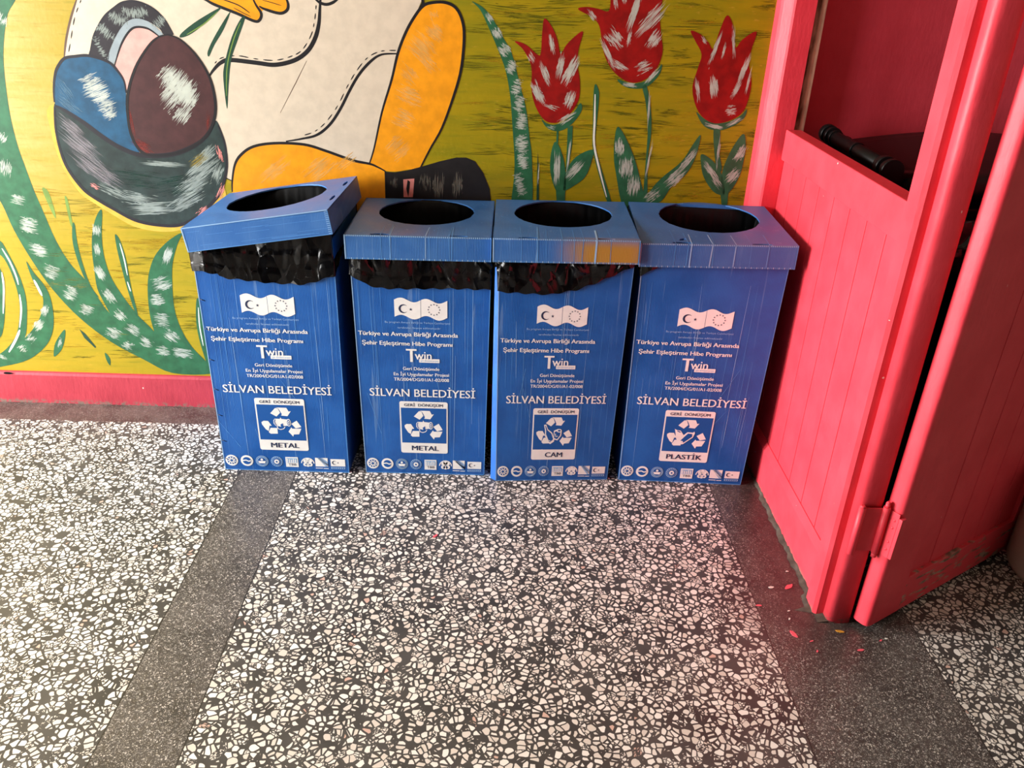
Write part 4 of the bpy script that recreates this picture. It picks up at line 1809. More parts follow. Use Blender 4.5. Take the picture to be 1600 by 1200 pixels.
        c0 = s([(752, 512)])[0]; P.ell(c0[0], c0[1], .022, .008, Wm, 6); P.ell(c0[0], c0[1], .012, .004, Bl, 7)
        P.line(s([(622, 545), (650, 600), (672, 606)]), .006, Wm, 6); P.line(s([(716, 540), (724, 570), (742, 560)]), .006, Wm, 6)
    else:
        s = lambda L: [sign_pt(x + 42, y - 60) for x, y in L]
        P.poly(s([(600, 490), (620, 500), (655, 505), (692, 552), (670, 580), (640, 607), (620, 570), (612, 530)]), Wm, 4); P.line(s([(625, 508), (655, 520)]), .008, Bl, 5)
        P.poly(s([(636, 592), (716, 516), (764, 518), (778, 508), (784, 524), (772, 562), (692, 628), (660, 632), (638, 614)]), Wm, 5)
        P.poly(s([(664, 596), (722, 528), (760, 530), (764, 556), (694, 614), (684, 598)]), Bl, 6); P.poly(s([(650, 600), (672, 602), (684, 616), (664, 620)]), Wm, 7)
    # the row of small emblems along the foot
    vy = .0445
    def ring(u, r, parts):
        for k, m_ in parts: P.ell(u, vy, r * k, r * k / AR * 1.03, m_, 1 + int((1 - k) * 8))
    ring(.064, .050, ((1, Wm), (.72, Bl)))
    for k in range(9): P.line([(.064 + .012 * math.cos(k * .7), vy + .006 * math.sin(k * .7)), (.064 + .034 * math.cos(k * .7 + .5), vy + .017 * math.sin(k * .7 + .5))], .008, Wm, 5)
    ring(.185, .050, ((1, Wm), (.66, Bl))); P.line([(.152, vy + .001), (.18, vy + .003), (.2, vy - .002), (.218, vy + .001)], .011, Wm, 5)
    ring(.306, .050, ((1, Pl), (.90, Bl), (.80, Pl), (.66, Bl))); P.poly([(.276, vy + .001), (.336, vy + .001), (.328, vy - .010), (.284, vy - .010)], Wm, 5); P.ell(.306, vy + .008, .010, .005, Wm, 5)
    ring(.424, .047, ((1, Pl), (.60, Bl), (.44, Wm), (.16, Bl)))
    for k in range(16): P.line([(.424 + .031 * math.cos(k * .3927), vy + .0155 * math.sin(k * .3927)), (.424 + .043 * math.cos(k * .3927), vy + .0215 * math.sin(k * .3927))], .006, Bl, 4)
    P.rect(.496, vy - .024, .596, vy + .023, Wm, 1); P.rect(.504, vy - .004, .588, vy + .018, Pl, 2); P.text('TBB', .516, .580, vy - .017, .010, Nv, 3, .004)
    for k in range(5): P.rect(.507 + k * .016, vy - .003, .515 + k * .016, vy + .015 - .002 * (k % 3), Wm, 3)
    u = .672; P.line([(u + .050 * math.cos(a), vy - .004 + .0245 * math.sin(a)) for a in [i * math.pi / 10 for i in range(11)]], .008, Wm, 2)
    for du, dv, r in ((-.018, .006, .018), (.018, .006, .018), (0, .010, .018), (-.020, -.010, .018), (.020, -.010, .018), (0, -.012, .018)): P.ell(u + du, vy + dv, r, r / AR, Wm, 2, 12)
    for du in (-.017, .017): P.ell(u + du, vy - .010, .006, .003, Bl, 3, 8)
    P.rect(.733, vy - .018, .833, vy + .023, Wm, 1); P.poly([(.742, vy + .023), (.758, vy + .023), (.833, vy - .019), (.833, vy - .004), (.818, vy - .004)], Wm, 2)
    P.poly([(.752, vy + .023), (.790, vy + .023), (.833, vy + .004), (.833, vy - .018), (.815, vy - .018)], Pl, 2)
    for k in range(8): P.line([(.764 + k * .008, vy + .020 - k * .0042), (.778 + k * .008, vy + .020 - k * .0042 + .003)], .005, Nv, 4)
    P.rect(.733, vy - .0275, .790, vy - .0245, Wm, 1); P.rect(.796, vy - .0285, .836, vy - .0255, Wm, 1)
    P.rect(.856, vy - .015, .972, vy + .019, Wm, 1); P.crescent(.886, vy + .002, .019, Nv, 3); P.star(.915, vy + .002, .008, Nv, 3)
    P.rect(.858, vy - .028, .970, vy - .019, Pl, 1)
    for k in range(6): P.rect(.866 + k * .017, vy - .026, .876 + k * .017, vy - .021, Bl, 2)
    return P

# ------------------------------------------------------------------ recycling bins
BODY_H = .785
def lerp(a, b, t_): return a + (b - a) * t_
class Plan:
    def __init__(self, bot, top): self.b = [Vector(p) for p in bot]; self.t = [Vector(p) for p in top]; self.n = len(bot)
    def at(self, i, s, z):        # point on side i
        k = z / .8
        p = lerp(self.b[i], self.t[i], k); q = lerp(self.b[(i + 1) % self.n], self.t[(i + 1) % self.n], k)
        r = lerp(p, q, s); return Vector((r.x, r.y, z))
    def nrm(self, i):
        d = self.t[(i + 1) % self.n] - self.t[i]; return Vector((d.y, -d.x, 0)).normalized()

def make_body(root, plan, c, kind, seed):
    bm = bmesh.new(); mats = ['blue_body', 'blue_inside', 'print_white', 'print_navy', 'print_blue', 'print_pale', 'crease', 'crease_and_glint_soft']
    n = plan.n
    NZ = 9
    def ring(off, zs):
        R = []
        for z in zs:
            row = []
            for i in range(n):
                p = plan.at(i, 0, z) + (plan.nrm(i) + plan.nrm((i - 1) % n)) * (-off)
                row.append(bm.verts.new(p - c))
            R.append(row)
        return R
    zs = [BODY_H * k / NZ for k in range(NZ + 1)]
    O = ring(0, zs); I = ring(.004, zs)
    for R, mi in ((O, 0), (I, 1)):
        for A, B in zip(R, R[1:]):
            for i in range(n): bm.faces.new((A[i], A[(i + 1) % n], B[(i + 1) % n], B[i])).material_index = mi
    bm.faces.new(O[0][::-1]); bm.faces.new(I[0])
    for i in range(n): bm.faces.new((O[-1][i], O[-1][(i + 1) % n], I[-1][(i + 1) % n], I[-1][i]))
    bmesh.ops.recalc_face_normals(bm, faces=bm.faces)
    nf = plan.nrm(0)
    P = make_print(kind)
    def put(pts, mat, layer):
        vs = [bm.verts.new(plan.at(0, u, v * .8) + nf * (.0007 + .00025 * layer) - c) for u, v in pts]
        bm.faces.new(vs).material_index = mats.index(mat)
    for pts, mat, layer in P.f: put(pts, mat, layer)
    r = random.Random(seed)
    # creases and scuffs in the plastic
    for k in range(24):
        u = r.uniform(.03, .97); v0 = r.uniform(.02, .6); v1 = min(.86, v0 + r.uniform(.15, .7)); dr = r.uniform(-.012, .012); w = r.uniform(.0015, .0036)
        m_ = 6 if r.random() < .3 else 7
        for j in range(8):
            a, b = j / 8, (j + 1) / 8; ua, ub = u + dr * a, u + dr * b; va, vb = lerp(v0, v1, a), lerp(v0, v1, b)
            put([(ua, va), (ua + w * (.3 + .7 * math.sin(3.1 * max(.02, a))), va), (ub + w * (.3 + .7 * math.sin(3.1 * b)), vb), (ub, vb)], mats[m_], .6)
    for k in range(4):
        u, v = r.uniform(.08, .85), r.uniform(.08, .35); du, dv = r.uniform(-.16, .16), r.uniform(.06, .2)
        for j in range(6):
            a, b = j / 6, (j + 1) / 6
            put([(u + du * a, v + dv * a), (u + du * b, v + dv * b + r.uniform(-.003, .003)), (u + du * b + .003, v + dv * b), (u + du * a + .003, v + dv * a)], mats[7], .7)
    for u in (.0, .994): put([(u, 0), (u + .006, 0), (u + .006, .98), (u, .98)], 'crease_and_glint_soft' if u else 'crease', .8)  # whitish highlight lines painted down the vertical edges
    put([(0, 0), (1, 0), (1, .004), (0, .004)], 'crease_and_glint_soft', .8)
    o = obj('body', bm, mats, root, recalc=False)
    return o

def curve_plate(w, d, holes, th):
    cu = bpy.data.curves.new('plate', 'CURVE'); cu.dimensions = '2D'; cu.fill_mode = 'BOTH'; cu.extrude = th / 2
    for pts in [[(0, 0), (w * .25, 0), (w * .5, 0), (w * .75, 0), (w, 0), (w, d * .5), (w, d), (w * .5, d), (0, d), (0, d * .5)]] + holes:
        s = cu.splines.new('POLY'); s.points.add(len(pts) - 1); s.use_cyclic_u = True
        for p, (x, y) in zip(s.points, pts): p.co = (x, y, 0, 1)
    o = bpy.data.objects.new('plate', cu); COL.objects.link(o); bpy.context.view_layer.update()
    me = bpy.data.meshes.new_from_object(o.evaluated_get(bpy.context.evaluated_depsgraph_get()))
    bpy.data.objects.remove(o); bpy.data.curves.remove(cu); return me

def make_lid(root, c, Q, flap, hole, slots, creases, mat, flap_pts=None, dots=True, extra=None, horiz=False):
    FL, FR, BR, BL = [Vector(q) for q in Q]
    w = ((FR - FL).length + (BR - BL).length) / 2; d = ((BL - FL).length + (BR - FR).length) / 2
    nrm = (FR - FL).cross(BL - FL).normalized()
    def at(s, t_, h=0.0): return lerp(lerp(FL, FR, s), lerp(BL, BR, s), t_) + nrm * h - c
    r = random.Random(int(abs(FL.x) * 1000))
    hs, ht, hr = hole
    circ = []
    for i in range(72):
        a = 2 * math.pi * i / 72; rr = hr * (1 + r.uniform(-.008, .008)); circ.append((hs * w + rr * math.cos(a), ht * d + rr * math.sin(a)))
    hl = [circ]
    for (s0, s1, t0, t1) in slots:
        hl.append([(lerp(s0, s1, .5 + .5 * math.cos(a)) * w, lerp(t0, t1, .5 + .5 * math.sin(a)) * d) for a in [2 * math.pi * i / 14 for i in range(14)]])
    if extra: hl.append([(s * w, t_ * d) for s, t_ in extra])
    me = curve_plate(w, d, hl, .004)
    bm = bmesh.new(); bm.from_mesh(me); bpy.data.meshes.remove(me)
    for v in bm.verts: v.co = at(v.co.x / w, v.co.y / d, v.co.z - .002)
    mats = [mat, 'crease', 'crease_and_glint_soft']
    th = .004
    ss = flap_pts or [0, 0, 0, 0]
    def slab(A, B, inn, hA, hB):
        # A,B outer top corners; inn inward direction
        vs = []
        for p, h in ((A, hA), (B, hB)):
            for q in (p, p + inn * th):
                vs += [q - c, q - nrm * h - c]
        v = [bm.verts.new(x) for x in vs]
        for f in ((0, 1, 5, 4), (2, 6, 7, 3), (0, 4, 6, 2), (1, 3, 7, 5), (0, 2, 3, 1), (4, 5, 7, 6)): bm.faces.new([v[i] for i in f])
    ex = (FR - FL).normalized(); ey = (BL - FL).normalized()
    slab(FL, FR, ey, flap, flap); slab(BL, BR, -ey, flap, flap); slab(FL, BL, ex, flap, flap); slab(FR, BR, -ex, flap, flap)
    bmesh.ops.recalc_face_normals(bm, faces=bm.faces)
    out = -ey
    def fq(s0, s1, h0, h1, mi, o_=.0006, lean=0.0):
        P = [lerp(FL, FR, s0) - nrm * h0, lerp(FL, FR, s1) - nrm * h0, lerp(FL, FR, s1 + lean) - nrm * h1, lerp(FL, FR, s0 + lean) - nrm * h1]
        bm.faces.new([bm.verts.new(p + out * o_ - c) for p in P]).material_index = mi
    def tq(s0, s1, t0, t1, mi, lean=0.0):
        bm.faces.new([bm.verts.new(at(s, t_, .0006)) for s, t_ in ((s0, t0), (s1, t0), (s1 + lean, t1), (s0 + lean, t1))]).material_index = mi
    for s, wd, mi in creases:
        ln = r.uniform(-.008, .008)
        fq(s, s + wd, 0, flap, mi, .0006, ln); tl = (ht - hr / d) * r.uniform(.75, .97) if abs(s - hs) < .3 else r.uniform(.1, .3)
        tq(s, s + wd, 0, tl, mi, r.uniform(-.01, .01))
    # bright worn folds along the edges, ridge by ridge
    if dots:
        n = int(w / .0052)
        for k in range(n):
            s = (k + .2) / n
            fq(s, s + .55 / n, -.0004, .0042, 1); fq(s, s + .5 / n, flap - .005, flap, 2 if k % 3 else 1)
    else:
        fq(0, 1, -.0004, .0022, 1); fq(0, 1, flap - .002, flap, 2)
        for k in range(16): 
            h = r.uniform(.006, flap - .004); s = r.uniform(0, .9); fq(s, min(1, s + r.uniform(.05, .3)), h, h + .0007, 2)
        for k in range(12):
            h = .005 + k * .0055; fq(.975, .999, h, h + .0014, 1)
    fq(0, .008, 0, flap, 1); fq(.994, 1, 0, flap, 2)
    for k in range(14):
        s, t_ = r.uniform(.03, .97), r.uniform(.02, .98)
        if math.hypot((s - hs) * w, (t_ - ht) * d) < hr + .03: continue
        tq(s, s + r.uniform(.002, .006), t_, min(.99, t_ + r.uniform(.01, .05)), 2, r.uniform(-.04, .04))
    return obj('lid', bm, mats, root, recalc=False)

def make_liner(plan, loc, rim, hem, name_label, seed, back=0.0, inset=0.0):
    """thin bag turned over the rim: inner wall, rim, crumpled outer skirt with hem height hem(x) along the front"""
    o = empty('garbage_bag', loc); bm = bmesh.new(); r = random.Random(seed); c = Vector(loc)
    cols = []
    per = [(plan.t[(i + 1) % plan.n] - plan.t[i]).length for i in range(plan.n)]
    for i in range(plan.n):
        m = max(2, int(per[i] / .0045))
        for j in range(m): cols.append((i, j / m))
    N = len(cols); ph = [r.uniform(0, 6.28) for _ in range(12)]
    RL = []
    for k in range(64):
        x0, a0 = r.uniform(0, sum(per)), r.uniform(0, 1); th = r.choice((r.gauss(0, .35), r.gauss(0, .35), r.uniform(-1.2, 1.2))) + math.pi / 2; ln = r.uniform(.02, .07)
        RL.append((x0, a0 * .15, math.cos(th), math.sin(th), ln, r.uniform(.006, .013), r.choice((1, 1, -1)) * r.uniform(.6, 1.3)))
    LT = sum(per)
    def ridge(s, v):
        x, y = s / 6.283 * LT, v * .15; d = 0.0
        for x0, y0, cx_, sy_, ln, w, am in RL:
            dx = x - x0; dy = y - y0; t_ = dx * cx_ + dy * sy_; n_ = abs(-dx * sy_ + dy * cx_)
            if n_ < w and abs(t_) < ln: d += am * (1 - n_ / w) * (1 - (t_ / ln) ** 2)
        return d
    def fold(s, v):
        a = math.sin(s * 9 + ph[0] + 1.6 * v) * .5 + math.sin(s * 23 + ph[1] - 2 * v) * .35 + abs(math.sin(s * 15 + ph[2] + 3.2 * v)) * .6 + math.sin(s * 47 + ph[3] + 4 * v) * .18
        return a
    rows = []
    def norm_at(i, s):
        nv = plan.nrm(i)
        k = .03 / per[i]
        if s < k: nv = (plan.nrm((i - 1) % plan.n) * (1 - s / k) * .5 + nv * (.5 + .5 * s / k)).normalized()
        elif s > 1 - k: nv = (plan.nrm((i + 1) % plan.n) * (1 - (1 - s) / k) * .5 + nv * (.5 + .5 * (1 - s) / k)).normalized()
        return nv
    spec = [('in', .30, .030), ('in', .45, .020), ('in', .60, .012), ('in', .72, .008), ('in', .765, .007), ('rim', 0, .004), ('rim', .006, -.001), ('rim', .003, -.005)] + [('out', k / 21, 0) for k in range(22)]
    for kind, a, b in spec:
        row = []
        for q, (i, s) in enumerate(cols):
            base0 = plan.at(i, s, .78); rz = rim(base0.x) + (back if i == 2 else 0)
            S = q / N * 6.283
            if kind == 'in': p = plan.at(i, s, a) - norm_at(i, s) * (b + .004 * fold(S * 2, a) * .5 + .004)
            elif kind == 'rim':
                p = plan.at(i, s, .78) - norm_at(i, s) * b; p.z = rz + a
            else:
                zb = hem(base0.x) if i == 0 else lerp(hem(plan.at(0, 1, .78).x), .72, min(1, s * 3)) if i == 1 else lerp(.72, hem(plan.at(0, 0, .78).x), max(0, s * 3 - 2)) if i >= plan.n - 1 else .72
                zb += .004 * math.sin(S * 31 + ph[5]) * (1 if i else .6)
                z = lerp(rz, zb, a); p = plan.at(i, s, min(z, .8)); p.z = z
                fl = max(-.3, .38 + .42 * fold(S, a) + .85 * ridge(S, a))
                env = math.sin(min(1.0, a * 1.25) * math.pi) ** .7 if a < .8 else max(.15, (1 - a) * 2.2 + .1)
                out = .0055 + (.0115 * env * fl if z < .742 else .003 * fl * min(1, a * 4))
                p += norm_at(i, s) * (out if i == 0 else out * .35)
            if inset and i == 1 and kind != 'in': p -= plan.nrm(1) * inset * min(1, max(0, (p.z - .72) / .06))
            row.append(bm.verts.new(p - c))
        rows.append(row)
    for k_, (A, B) in enumerate(zip(rows, rows[1:])):
        for q in range(N): 
            f = bm.faces.new((A[q], A[(q + 1) % N], B[(q + 1) % N], B[q])); f.smooth = True; f.material_index = 1 if k_ < 6 else 0
    bm.faces.new(rows[0]).material_index = 1
    bmesh.ops.recalc_face_normals(bm, faces=bm.faces)
    me = obj('bag_skin', bm, ['black_polythene', 'black_polythene_inner'], None, recalc=False)
    bpy.data.objects.remove(o)
    me.name = 'garbage_bag'; me.data.name = 'garbage_bag'; me.location = loc
    return tag(me, name_label, 'garbage bag', 'black liners of the recycling bins')

def interp(tab):
    def f(x):
        if x <= tab[0][0]: return tab[0][1]
        for (a, za), (b, zb) in zip(tab, tab[1:]):
            if x <= b: return lerp(za, zb, (x - a) / (b - a))
        return tab[-1][1]
    return f

BINS = [
 dict(label='leftmost blue recycling bin marked METAL with tilted lid and staples down its left edge', kind='METAL', seed=21,
      bot=[(-.863, -.4225), (-.461, -.4245), (-.452, -.05), (-.858, -.05)], top=[(-.872, -.4225), (-.467, -.4245), (-.462, -.045), (-.868, -.045)],
      inset=.022, lid=[(-.886, -.440, .806), (-.471, -.453, .877), (-.457, -.030, .873), (-.871, -.030, .803)], flap=.070, hole=(.49, .60, .150),
      slots=[(.945, .972, .27, .41), (.945, .972, .70, .84)], creases=[], mat='blue_lid', dots=False,
      rim=interp([(-.872, .796), (-.467, .860)]), hem=interp([(-.868, .679), (-.804, .671), (-.802, .664), (-.78, .659), (-.657, .649), (-.556, .647), (-.468, .678), (-.46, .688)]),
      bag='black garbage bag bulging under the tilted lid of the leftmost blue bin'),
 dict(label='second blue recycling bin from the left, marked METAL, with level flat lid', kind='METAL', seed=32,
      bot=[(-.4075, -.418), (-.0215, -.418), (-.0255, -.04), (-.4035, -.04)], top=[(-.425, -.418), (-.015, -.418), (-.021, -.04), (-.419, -.04)],
      lid=[(-.4325, -.440, .804), (-.0175, -.440, .808), (-.0130, -.032, .808), (-.4290, -.032, .804)], flap=.071, hole=(.505, .635, .1455),
      slots=[(.17, .31, .003, .046), (.71, .84, .003, .036)], creases=[(.245, .004, 2), (.305, .006, 2), (.312, .003, 1), (.55, .005, 1), (.575, .003, 2), (.71, .004, 2), (.73, .005, 2), (.63, .002, 2), (.825, .002, 2)], mat='blue_lid', dots=True,
      rim=lambda x: .798, hem=interp([(-.43, .686), (-.389, .656), (-.347, .642), (-.294, .641), (-.13, .647), (-.01, .647)]),
      bag='black garbage bag folded evenly over the front of the second METAL bin'),
 dict(label='blue recycling bin marked CAM with yellow spray paint on its lid edge', kind='CAM', seed=43,
      bot=[(.0160, -.4485), (.381, -.4237), (.383, -.04), (.002, -.04), (-.0010, -.4330)], top=[(.004, -.4400), (.396, -.432), (.396, -.04), (.001, -.04), (-.0055, -.4280)],
      lid=[(-.0135, -.456, .813), (.4015, -.456, .819), (.4085, -.032, .819), (-.0085, -.032, .813)], flap=.070, hole=(.505, .635, .150),
      slots=[(.17, .31, .003, .034), (.70, .83, .003, .036)], creases=[(.19, .003, 2), (.295, .010, 2), (.30, .003, 1), (.36, .002, 2), (.465, .006, 2), (.55, .003, 2), (.612, .004, 2), (.697, .012, 1), (.80, .003, 2)], mat='blue_lid_sprayed', dots=True,
      rim=lambda x: .806, hem=interp([(-.01, .651), (.069, .648), (.151, .645), (.232, .661), (.295, .687), (.357, .718), (.387, .735), (.40, .74)]),
      bag='black garbage bag slanting up to the right under the yellow-sprayed lid of the CAM bin'),
 dict(label='rightmost blue recycling bin marked PLASTIK, beside the pink partition', kind='PLASTİK', seed=54,
      bot=[(.419, -.4225), (.820, -.435), (.815, -.092), (.421, -.06)], top=[(.417, -.4225), (.842, -.435), (.836, -.092), (.419, -.06)],
      lid=[(.4040, -.446, .809), (.852, -.448, .816), (.853, -.076, .831), (.4215, -.040, .822)], flap=.070, hole=(.535, .660, .152),
      slots=[(.20, .335, .003, .046), (.705, .835, .003, .036)], creases=[(.22, .003, 2), (.30, .004, 2), (.318, .007, 1), (.452, .007, 1), (.462, .003, 2), (.600, .005, 1), (.70, .002, 2), (.81, .007, 2)], mat='blue_lid', dots=True,
      extra=[(.25, .075), (.262, .11), (.285, .125), (.30, .115), (.28, .08)],
      back=.010, rim=lambda x: .804, hem=interp([(.41, .704), (.419, .707), (.456, .728), (.475, .745), (.85, .75)]),
      bag='black garbage bag tucked inside the PLASTIK bin, one corner showing below the lid'),
]
for B in BINS:
    cx = (B['bot'][0][0] + B['bot'][1][0]) / 2; loc = (cx, -.235, 0); c = Vector(loc)
    root = empty('recycling_bin', loc); tag(root, B['label'], 'recycling bin', 'blue recycling bins along the wall')
    plan = Plan([(x, y, 0) for x, y in B['bot']], [(x, y, 0) for x, y in B['top']])
    make_body(root, plan, c, B['kind'], B['seed'])
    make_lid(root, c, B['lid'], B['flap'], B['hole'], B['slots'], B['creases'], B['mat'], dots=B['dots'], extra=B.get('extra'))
    make_liner(plan, loc, B['rim'], B['hem'], B['bag'], B['seed'] + 5, B.get('back', 0.0), B.get('inset', 0.0))
    if B['seed'] == 21:
        for z in (.588, .495, .394, .293, .202, .109, .042):
            bm = bmesh.new(); a = plan.at(0, .012, z) - c + Vector((0, -.0008, .001)); b = a + Vector((.0125, 0, -.0045))
            tube(bm, a, b, .0011, 8); tube(bm, a, a + Vector((0, .003, 0)), .0011, 8); tube(bm, b, b + Vector((0, .003, 0)), .0011, 8)
            obj('staple', bm, 'staple_steel', root)

# ------------------------------------------------------------------ pink wooden partition
pt = empty('wooden_partition', (.88, -.55, 0)); c = Vector((.88, -.55, 0))
tag(pt, 'pink wooden partition right of the bins, boarded below and open above', 'partition')
def shift(bm):
    for v in bm.verts: v.co -= c
bm = bmesh.new(); prism(bm, [(.809, .0), (.813, -.030), (.818, -.040), (.838, -.070), (.844, -.074), (.905, -.074), (.905, .0)], 0, 2.6); shift(bm); obj('wall_post', bm, 'pink_paint', pt)
bm = bmesh.new(); box(bm, (.905, -.062, 1.06), (.940, -.022, 2.6), 0, .003); shift(bm); tag(obj('raw_edge_strip', bm, 'raw_wood', pt), 'unpainted weathered wood strip')
bm = bmesh.new()
ys = [-.074, -.175, -.29, -.407, -.522, -.635, -.746, -.86, -.99]
for a, b in zip(ys, ys[1:]): box(bm, (.891, b + .0016, .05), (.904, a - .0016, 1.0), 0, .0025)
box(bm, (.899, -.99, .05), (.915, -.074, 1.0)); shift(bm); obj('board_panel', bm, 'pink_paint', pt)
bm = bmesh.new(); prism(bm, [(.876, 0), (.915, 0), (.915, .150), (.888, .150), (.876, .128)], .06, .99)
for v in bm.verts: v.co = Vector((v.co.x, -v.co.z, v.co.y))
shift(bm); obj('bottom_rail', bm, 'pink_worn', pt)
bm = bmesh.new(); box(bm, (.868, -.99, .988), (.915, -.112, 1.078), 0, .003); shift(bm); obj('middle_rail', bm, 'pink_paint', pt)
bm = bmesh.new(); prism(bm, [(.857, -.985), (.955, -.985), (.955, -1.040), (.866, -1.040), (.857, -1.033)], 0, 2.6)
shift(bm); obj('end_stile', bm, 'pink_worn', pt)
bm = bmesh.new()
q = []
for k in range(40):
    a = 2 * math.pi * k / 40; ca, sa = math.cos(a), math.sin(a); e = .55
    q.append((.9165 + .0325 * math.copysign(abs(ca) ** e, ca), -1.042 + .030 * math.copysign(abs(sa) ** e, sa)))
prism(bm, q, 0, 2.6)
for f in bm.faces: f.smooth = len(f.verts) == 4
shift(bm); obj('rounded_bead', bm, 'pink_worn', pt)
bm = bmesh.new(); box(bm, (.868, -.99, 2.1), (.915, -.07, 2.2), 0, .003); shift(bm); obj('top_rail', bm, 'pink_paint', pt)
# rough mortar along its foot
bm = bmesh.new(); r = random.Random(3); N = 60; rows = []
for k in range(N + 1):
    y = lerp(-.40, -1.07, k / N); xf = .876 if y > -.965 else .858 if y > -1.03 else .905
    wd = (.013 + .003 * math.sin(k * .7) + .002 * math.sin(k * 1.9 + 1) + r.uniform(-.001, .001)) * (1.0 if y < -.5 else .6); h = .008 + r.uniform(-.003, .003)
    if y < -1.02: wd = .045
    rows.append([bm.verts.new((xf + .012, y, h)), bm.verts.new((xf - .001, y, h)), bm.verts.new((xf - wd * .5, y, h * .55)), bm.verts.new((xf - wd, y, .0005))])
for A, B_ in zip(rows, rows[1:]):
    for j in range(3): bm.faces.new((A[j], A[j + 1], B_[j + 1], B_[j])).smooth = True
tag(obj('trim_1', bm, 'mortar'), 'rough grey mortar fillet along the foot of the pink partition', 'mortar', kind='structure')

# ------------------------------------------------------------------ door leaf hinged to the partition
ax = Vector((.847, .531, 0)); ay = Vector((-.531, .847, 0))       # along the leaf, and into its thickness
O = Vector((.979, -1.0725, 0))
dr = bpy.data.objects.new('door_1', None)
L, TH, R0 = .63, .048, .024
def leafbox(bm, a, b, bev=.002):
    box(bm, a, b, 0, bev)
def place(bm):
    for v in bm.verts:
        p = v.co.copy(); v.co = O + ax * p.x + ay * p.y + Vector((.012 * p.z, -.002 * p.z, p.z))
bm = bmesh.new()
pts = [(-R0 * abs(math.sin(a)) ** .6, -R0 * math.copysign(abs(math.cos(a)) ** .6, math.cos(a))) for a in [math.radians(q) for q in range(0, 181, 6)]] + [(.105, R0), (.105, -R0)]
prism(bm, pts, .018, 2.3)
for f in bm.faces: f.smooth = False
place(bm)
door = obj('door_1', bm, 'pink_worn'); tag(door, 'pink boarded door leaf standing ajar at the right, its face in shade', 'door', kind='structure')
bm = bmesh.new(); leafbox(bm, (.105, -.024, .018), (L, .024, .128)); place(bm); tag(obj('bottom_rail', bm, 'pink_scraped', door), 'scraped pink bottom rail')
bm = bmesh.new(); leafbox(bm, (.105, -.024, 2.15), (L, .024, 2.3)); leafbox(bm, (.105, -.024, 1.02), (L, .024, 1.12)); place(bm); obj('cross_rail', bm, 'pink_paint', door)
bm = bmesh.new(); leafbox(bm, (L - .03, -.024, .018), (L + .0, .024, 2.3)); place(bm); obj('far_stile', bm, 'pink_paint', door)
bm = bmesh.new()
for k in range(5):
    x0 = .105 + k * .104; leafbox(bm, (x0 + .0012, -.014, .118), (min(L - .03, x0 + .104) - .0012, 0, 1.02), .0025)
    leafbox(bm, (x0 + .0012, -.014, 1.12), (min(L - .03, x0 + .104) - .0012, 0, 2.15), .0025)
leafbox(bm, (.105, -.004, .118), (L - .03, .012, 2.15)); place(bm); obj('board_panel', bm, 'pink_paint', door)
# hinge
bm = bmesh.new(); z0, z1 = .238, .372
kx, ky = .9485, -1.0815
box(bm, (.892, -1.0785, z0 + .004), (kx, -1.0755, z1 - .004), 0, .0008)
hg = tag(obj('hinge', bm, 'pink_paint', door), 'pink painted double-knuckle hinge')
bm = bmesh.new(); tube(bm, (.8905, -1.0795, z0 - .004), (.8905, -1.0795, z1), .0085, 20); tube(bm, (.8905, -1.0795, z1), (.8905, -1.0795, z1 + .005), .0085, 20, 0, .004); obj('knuckle', bm, 'pink_paint', hg)
bm = bmesh.new(); tube(bm, (kx, ky, z0 + .002), (kx, ky, z1 + .003), .0085, 20); obj('knuckle', bm, 'pink_paint', hg)
bm = bmesh.new(); tube(bm, (kx, ky, z1 + .003), (kx, ky, z1 + .014), .0058, 16); tube(bm, (kx, ky, z1 + .014), (kx, ky, z1 + .019), .0058, 16, 0, .003); tube(bm, (kx, ky, z0 - .010), (kx, ky, z0 + .002), .0066, 16); obj('hinge_pin', bm, 'pink_paint', hg)
bm = bmesh.new(); box(bm, (-.0265, -.020, z0 + .002), (-.0235, .010, z1 - .004), 0, .0006); place(bm); obj('leaf_plate', bm, 'pink_paint', hg)
for z in (.262, .284, .325, .346):
    bm = bmesh.new(); bmesh.ops.create_uvsphere(bm, u_segments=12, v_segments=6, radius=.0036)
    for v in bm.verts: v.co = Vector((v.co.x * .5 - .0265, v.co.y - .010, v.co.z + z))
    place(bm); obj('screw', bm, 'pink_paint', hg, True)
bm = bmesh.new(); box(bm, (-.028, -.030, z0 + .004), (-.010, -.021, z1 - .014), 0, .001); place(bm); obj('packing_strip', bm, 'pink_paint', hg)

# ------------------------------------------------------------------ behind the partition
wbx = empty('wheeled_bin', (1.30, -.40, 0)); c = Vector((1.30, -.40, 0))
tag(wbx, 'black wheeled bin standing behind the pink partition', 'bin')
bm = bmesh.new()
lo = [(1.09, -.64), (1.56, -.64), (1.56, -.16), (1.09, -.16)]; hi = [(1.045, -.70), (1.62, -.70), (1.62, -.11), (1.045, -.11)]
A = [bm.verts.new((x, y, .06)) for x, y in lo]; B_ = [bm.verts.new((x, y, 1.0)) for x, y in hi]
for i in range(4): bm.faces.new((A[i], A[(i + 1) % 4], B_[(i + 1) % 4], B_[i]))
bm.faces.new(A[::-1]); bm.faces.new(B_)
box(bm, (1.03, -.715, .965), (1.635, -.095, 1.005), 0, .006); shift(bm); obj('body', bm, 'black_plastic', wbx)
bm = bmesh.new(); rows = []
for i in range(13):
    x = lerp(1.02, 1.65, i / 12); z = 1.045 + .045 * math.sin(i / 12 * math.pi * .75)
    rows.append([bm.verts.new((x, lerp(-.72, -.10, j / 8), z + .014 * math.sin(j / 8 * math.pi))) for j in range(9)] )
for A, B_ in zip(rows, rows[1:]):
    for j in range(8): bm.faces.new((A[j], A[j + 1], B_[j + 1], B_[j]))
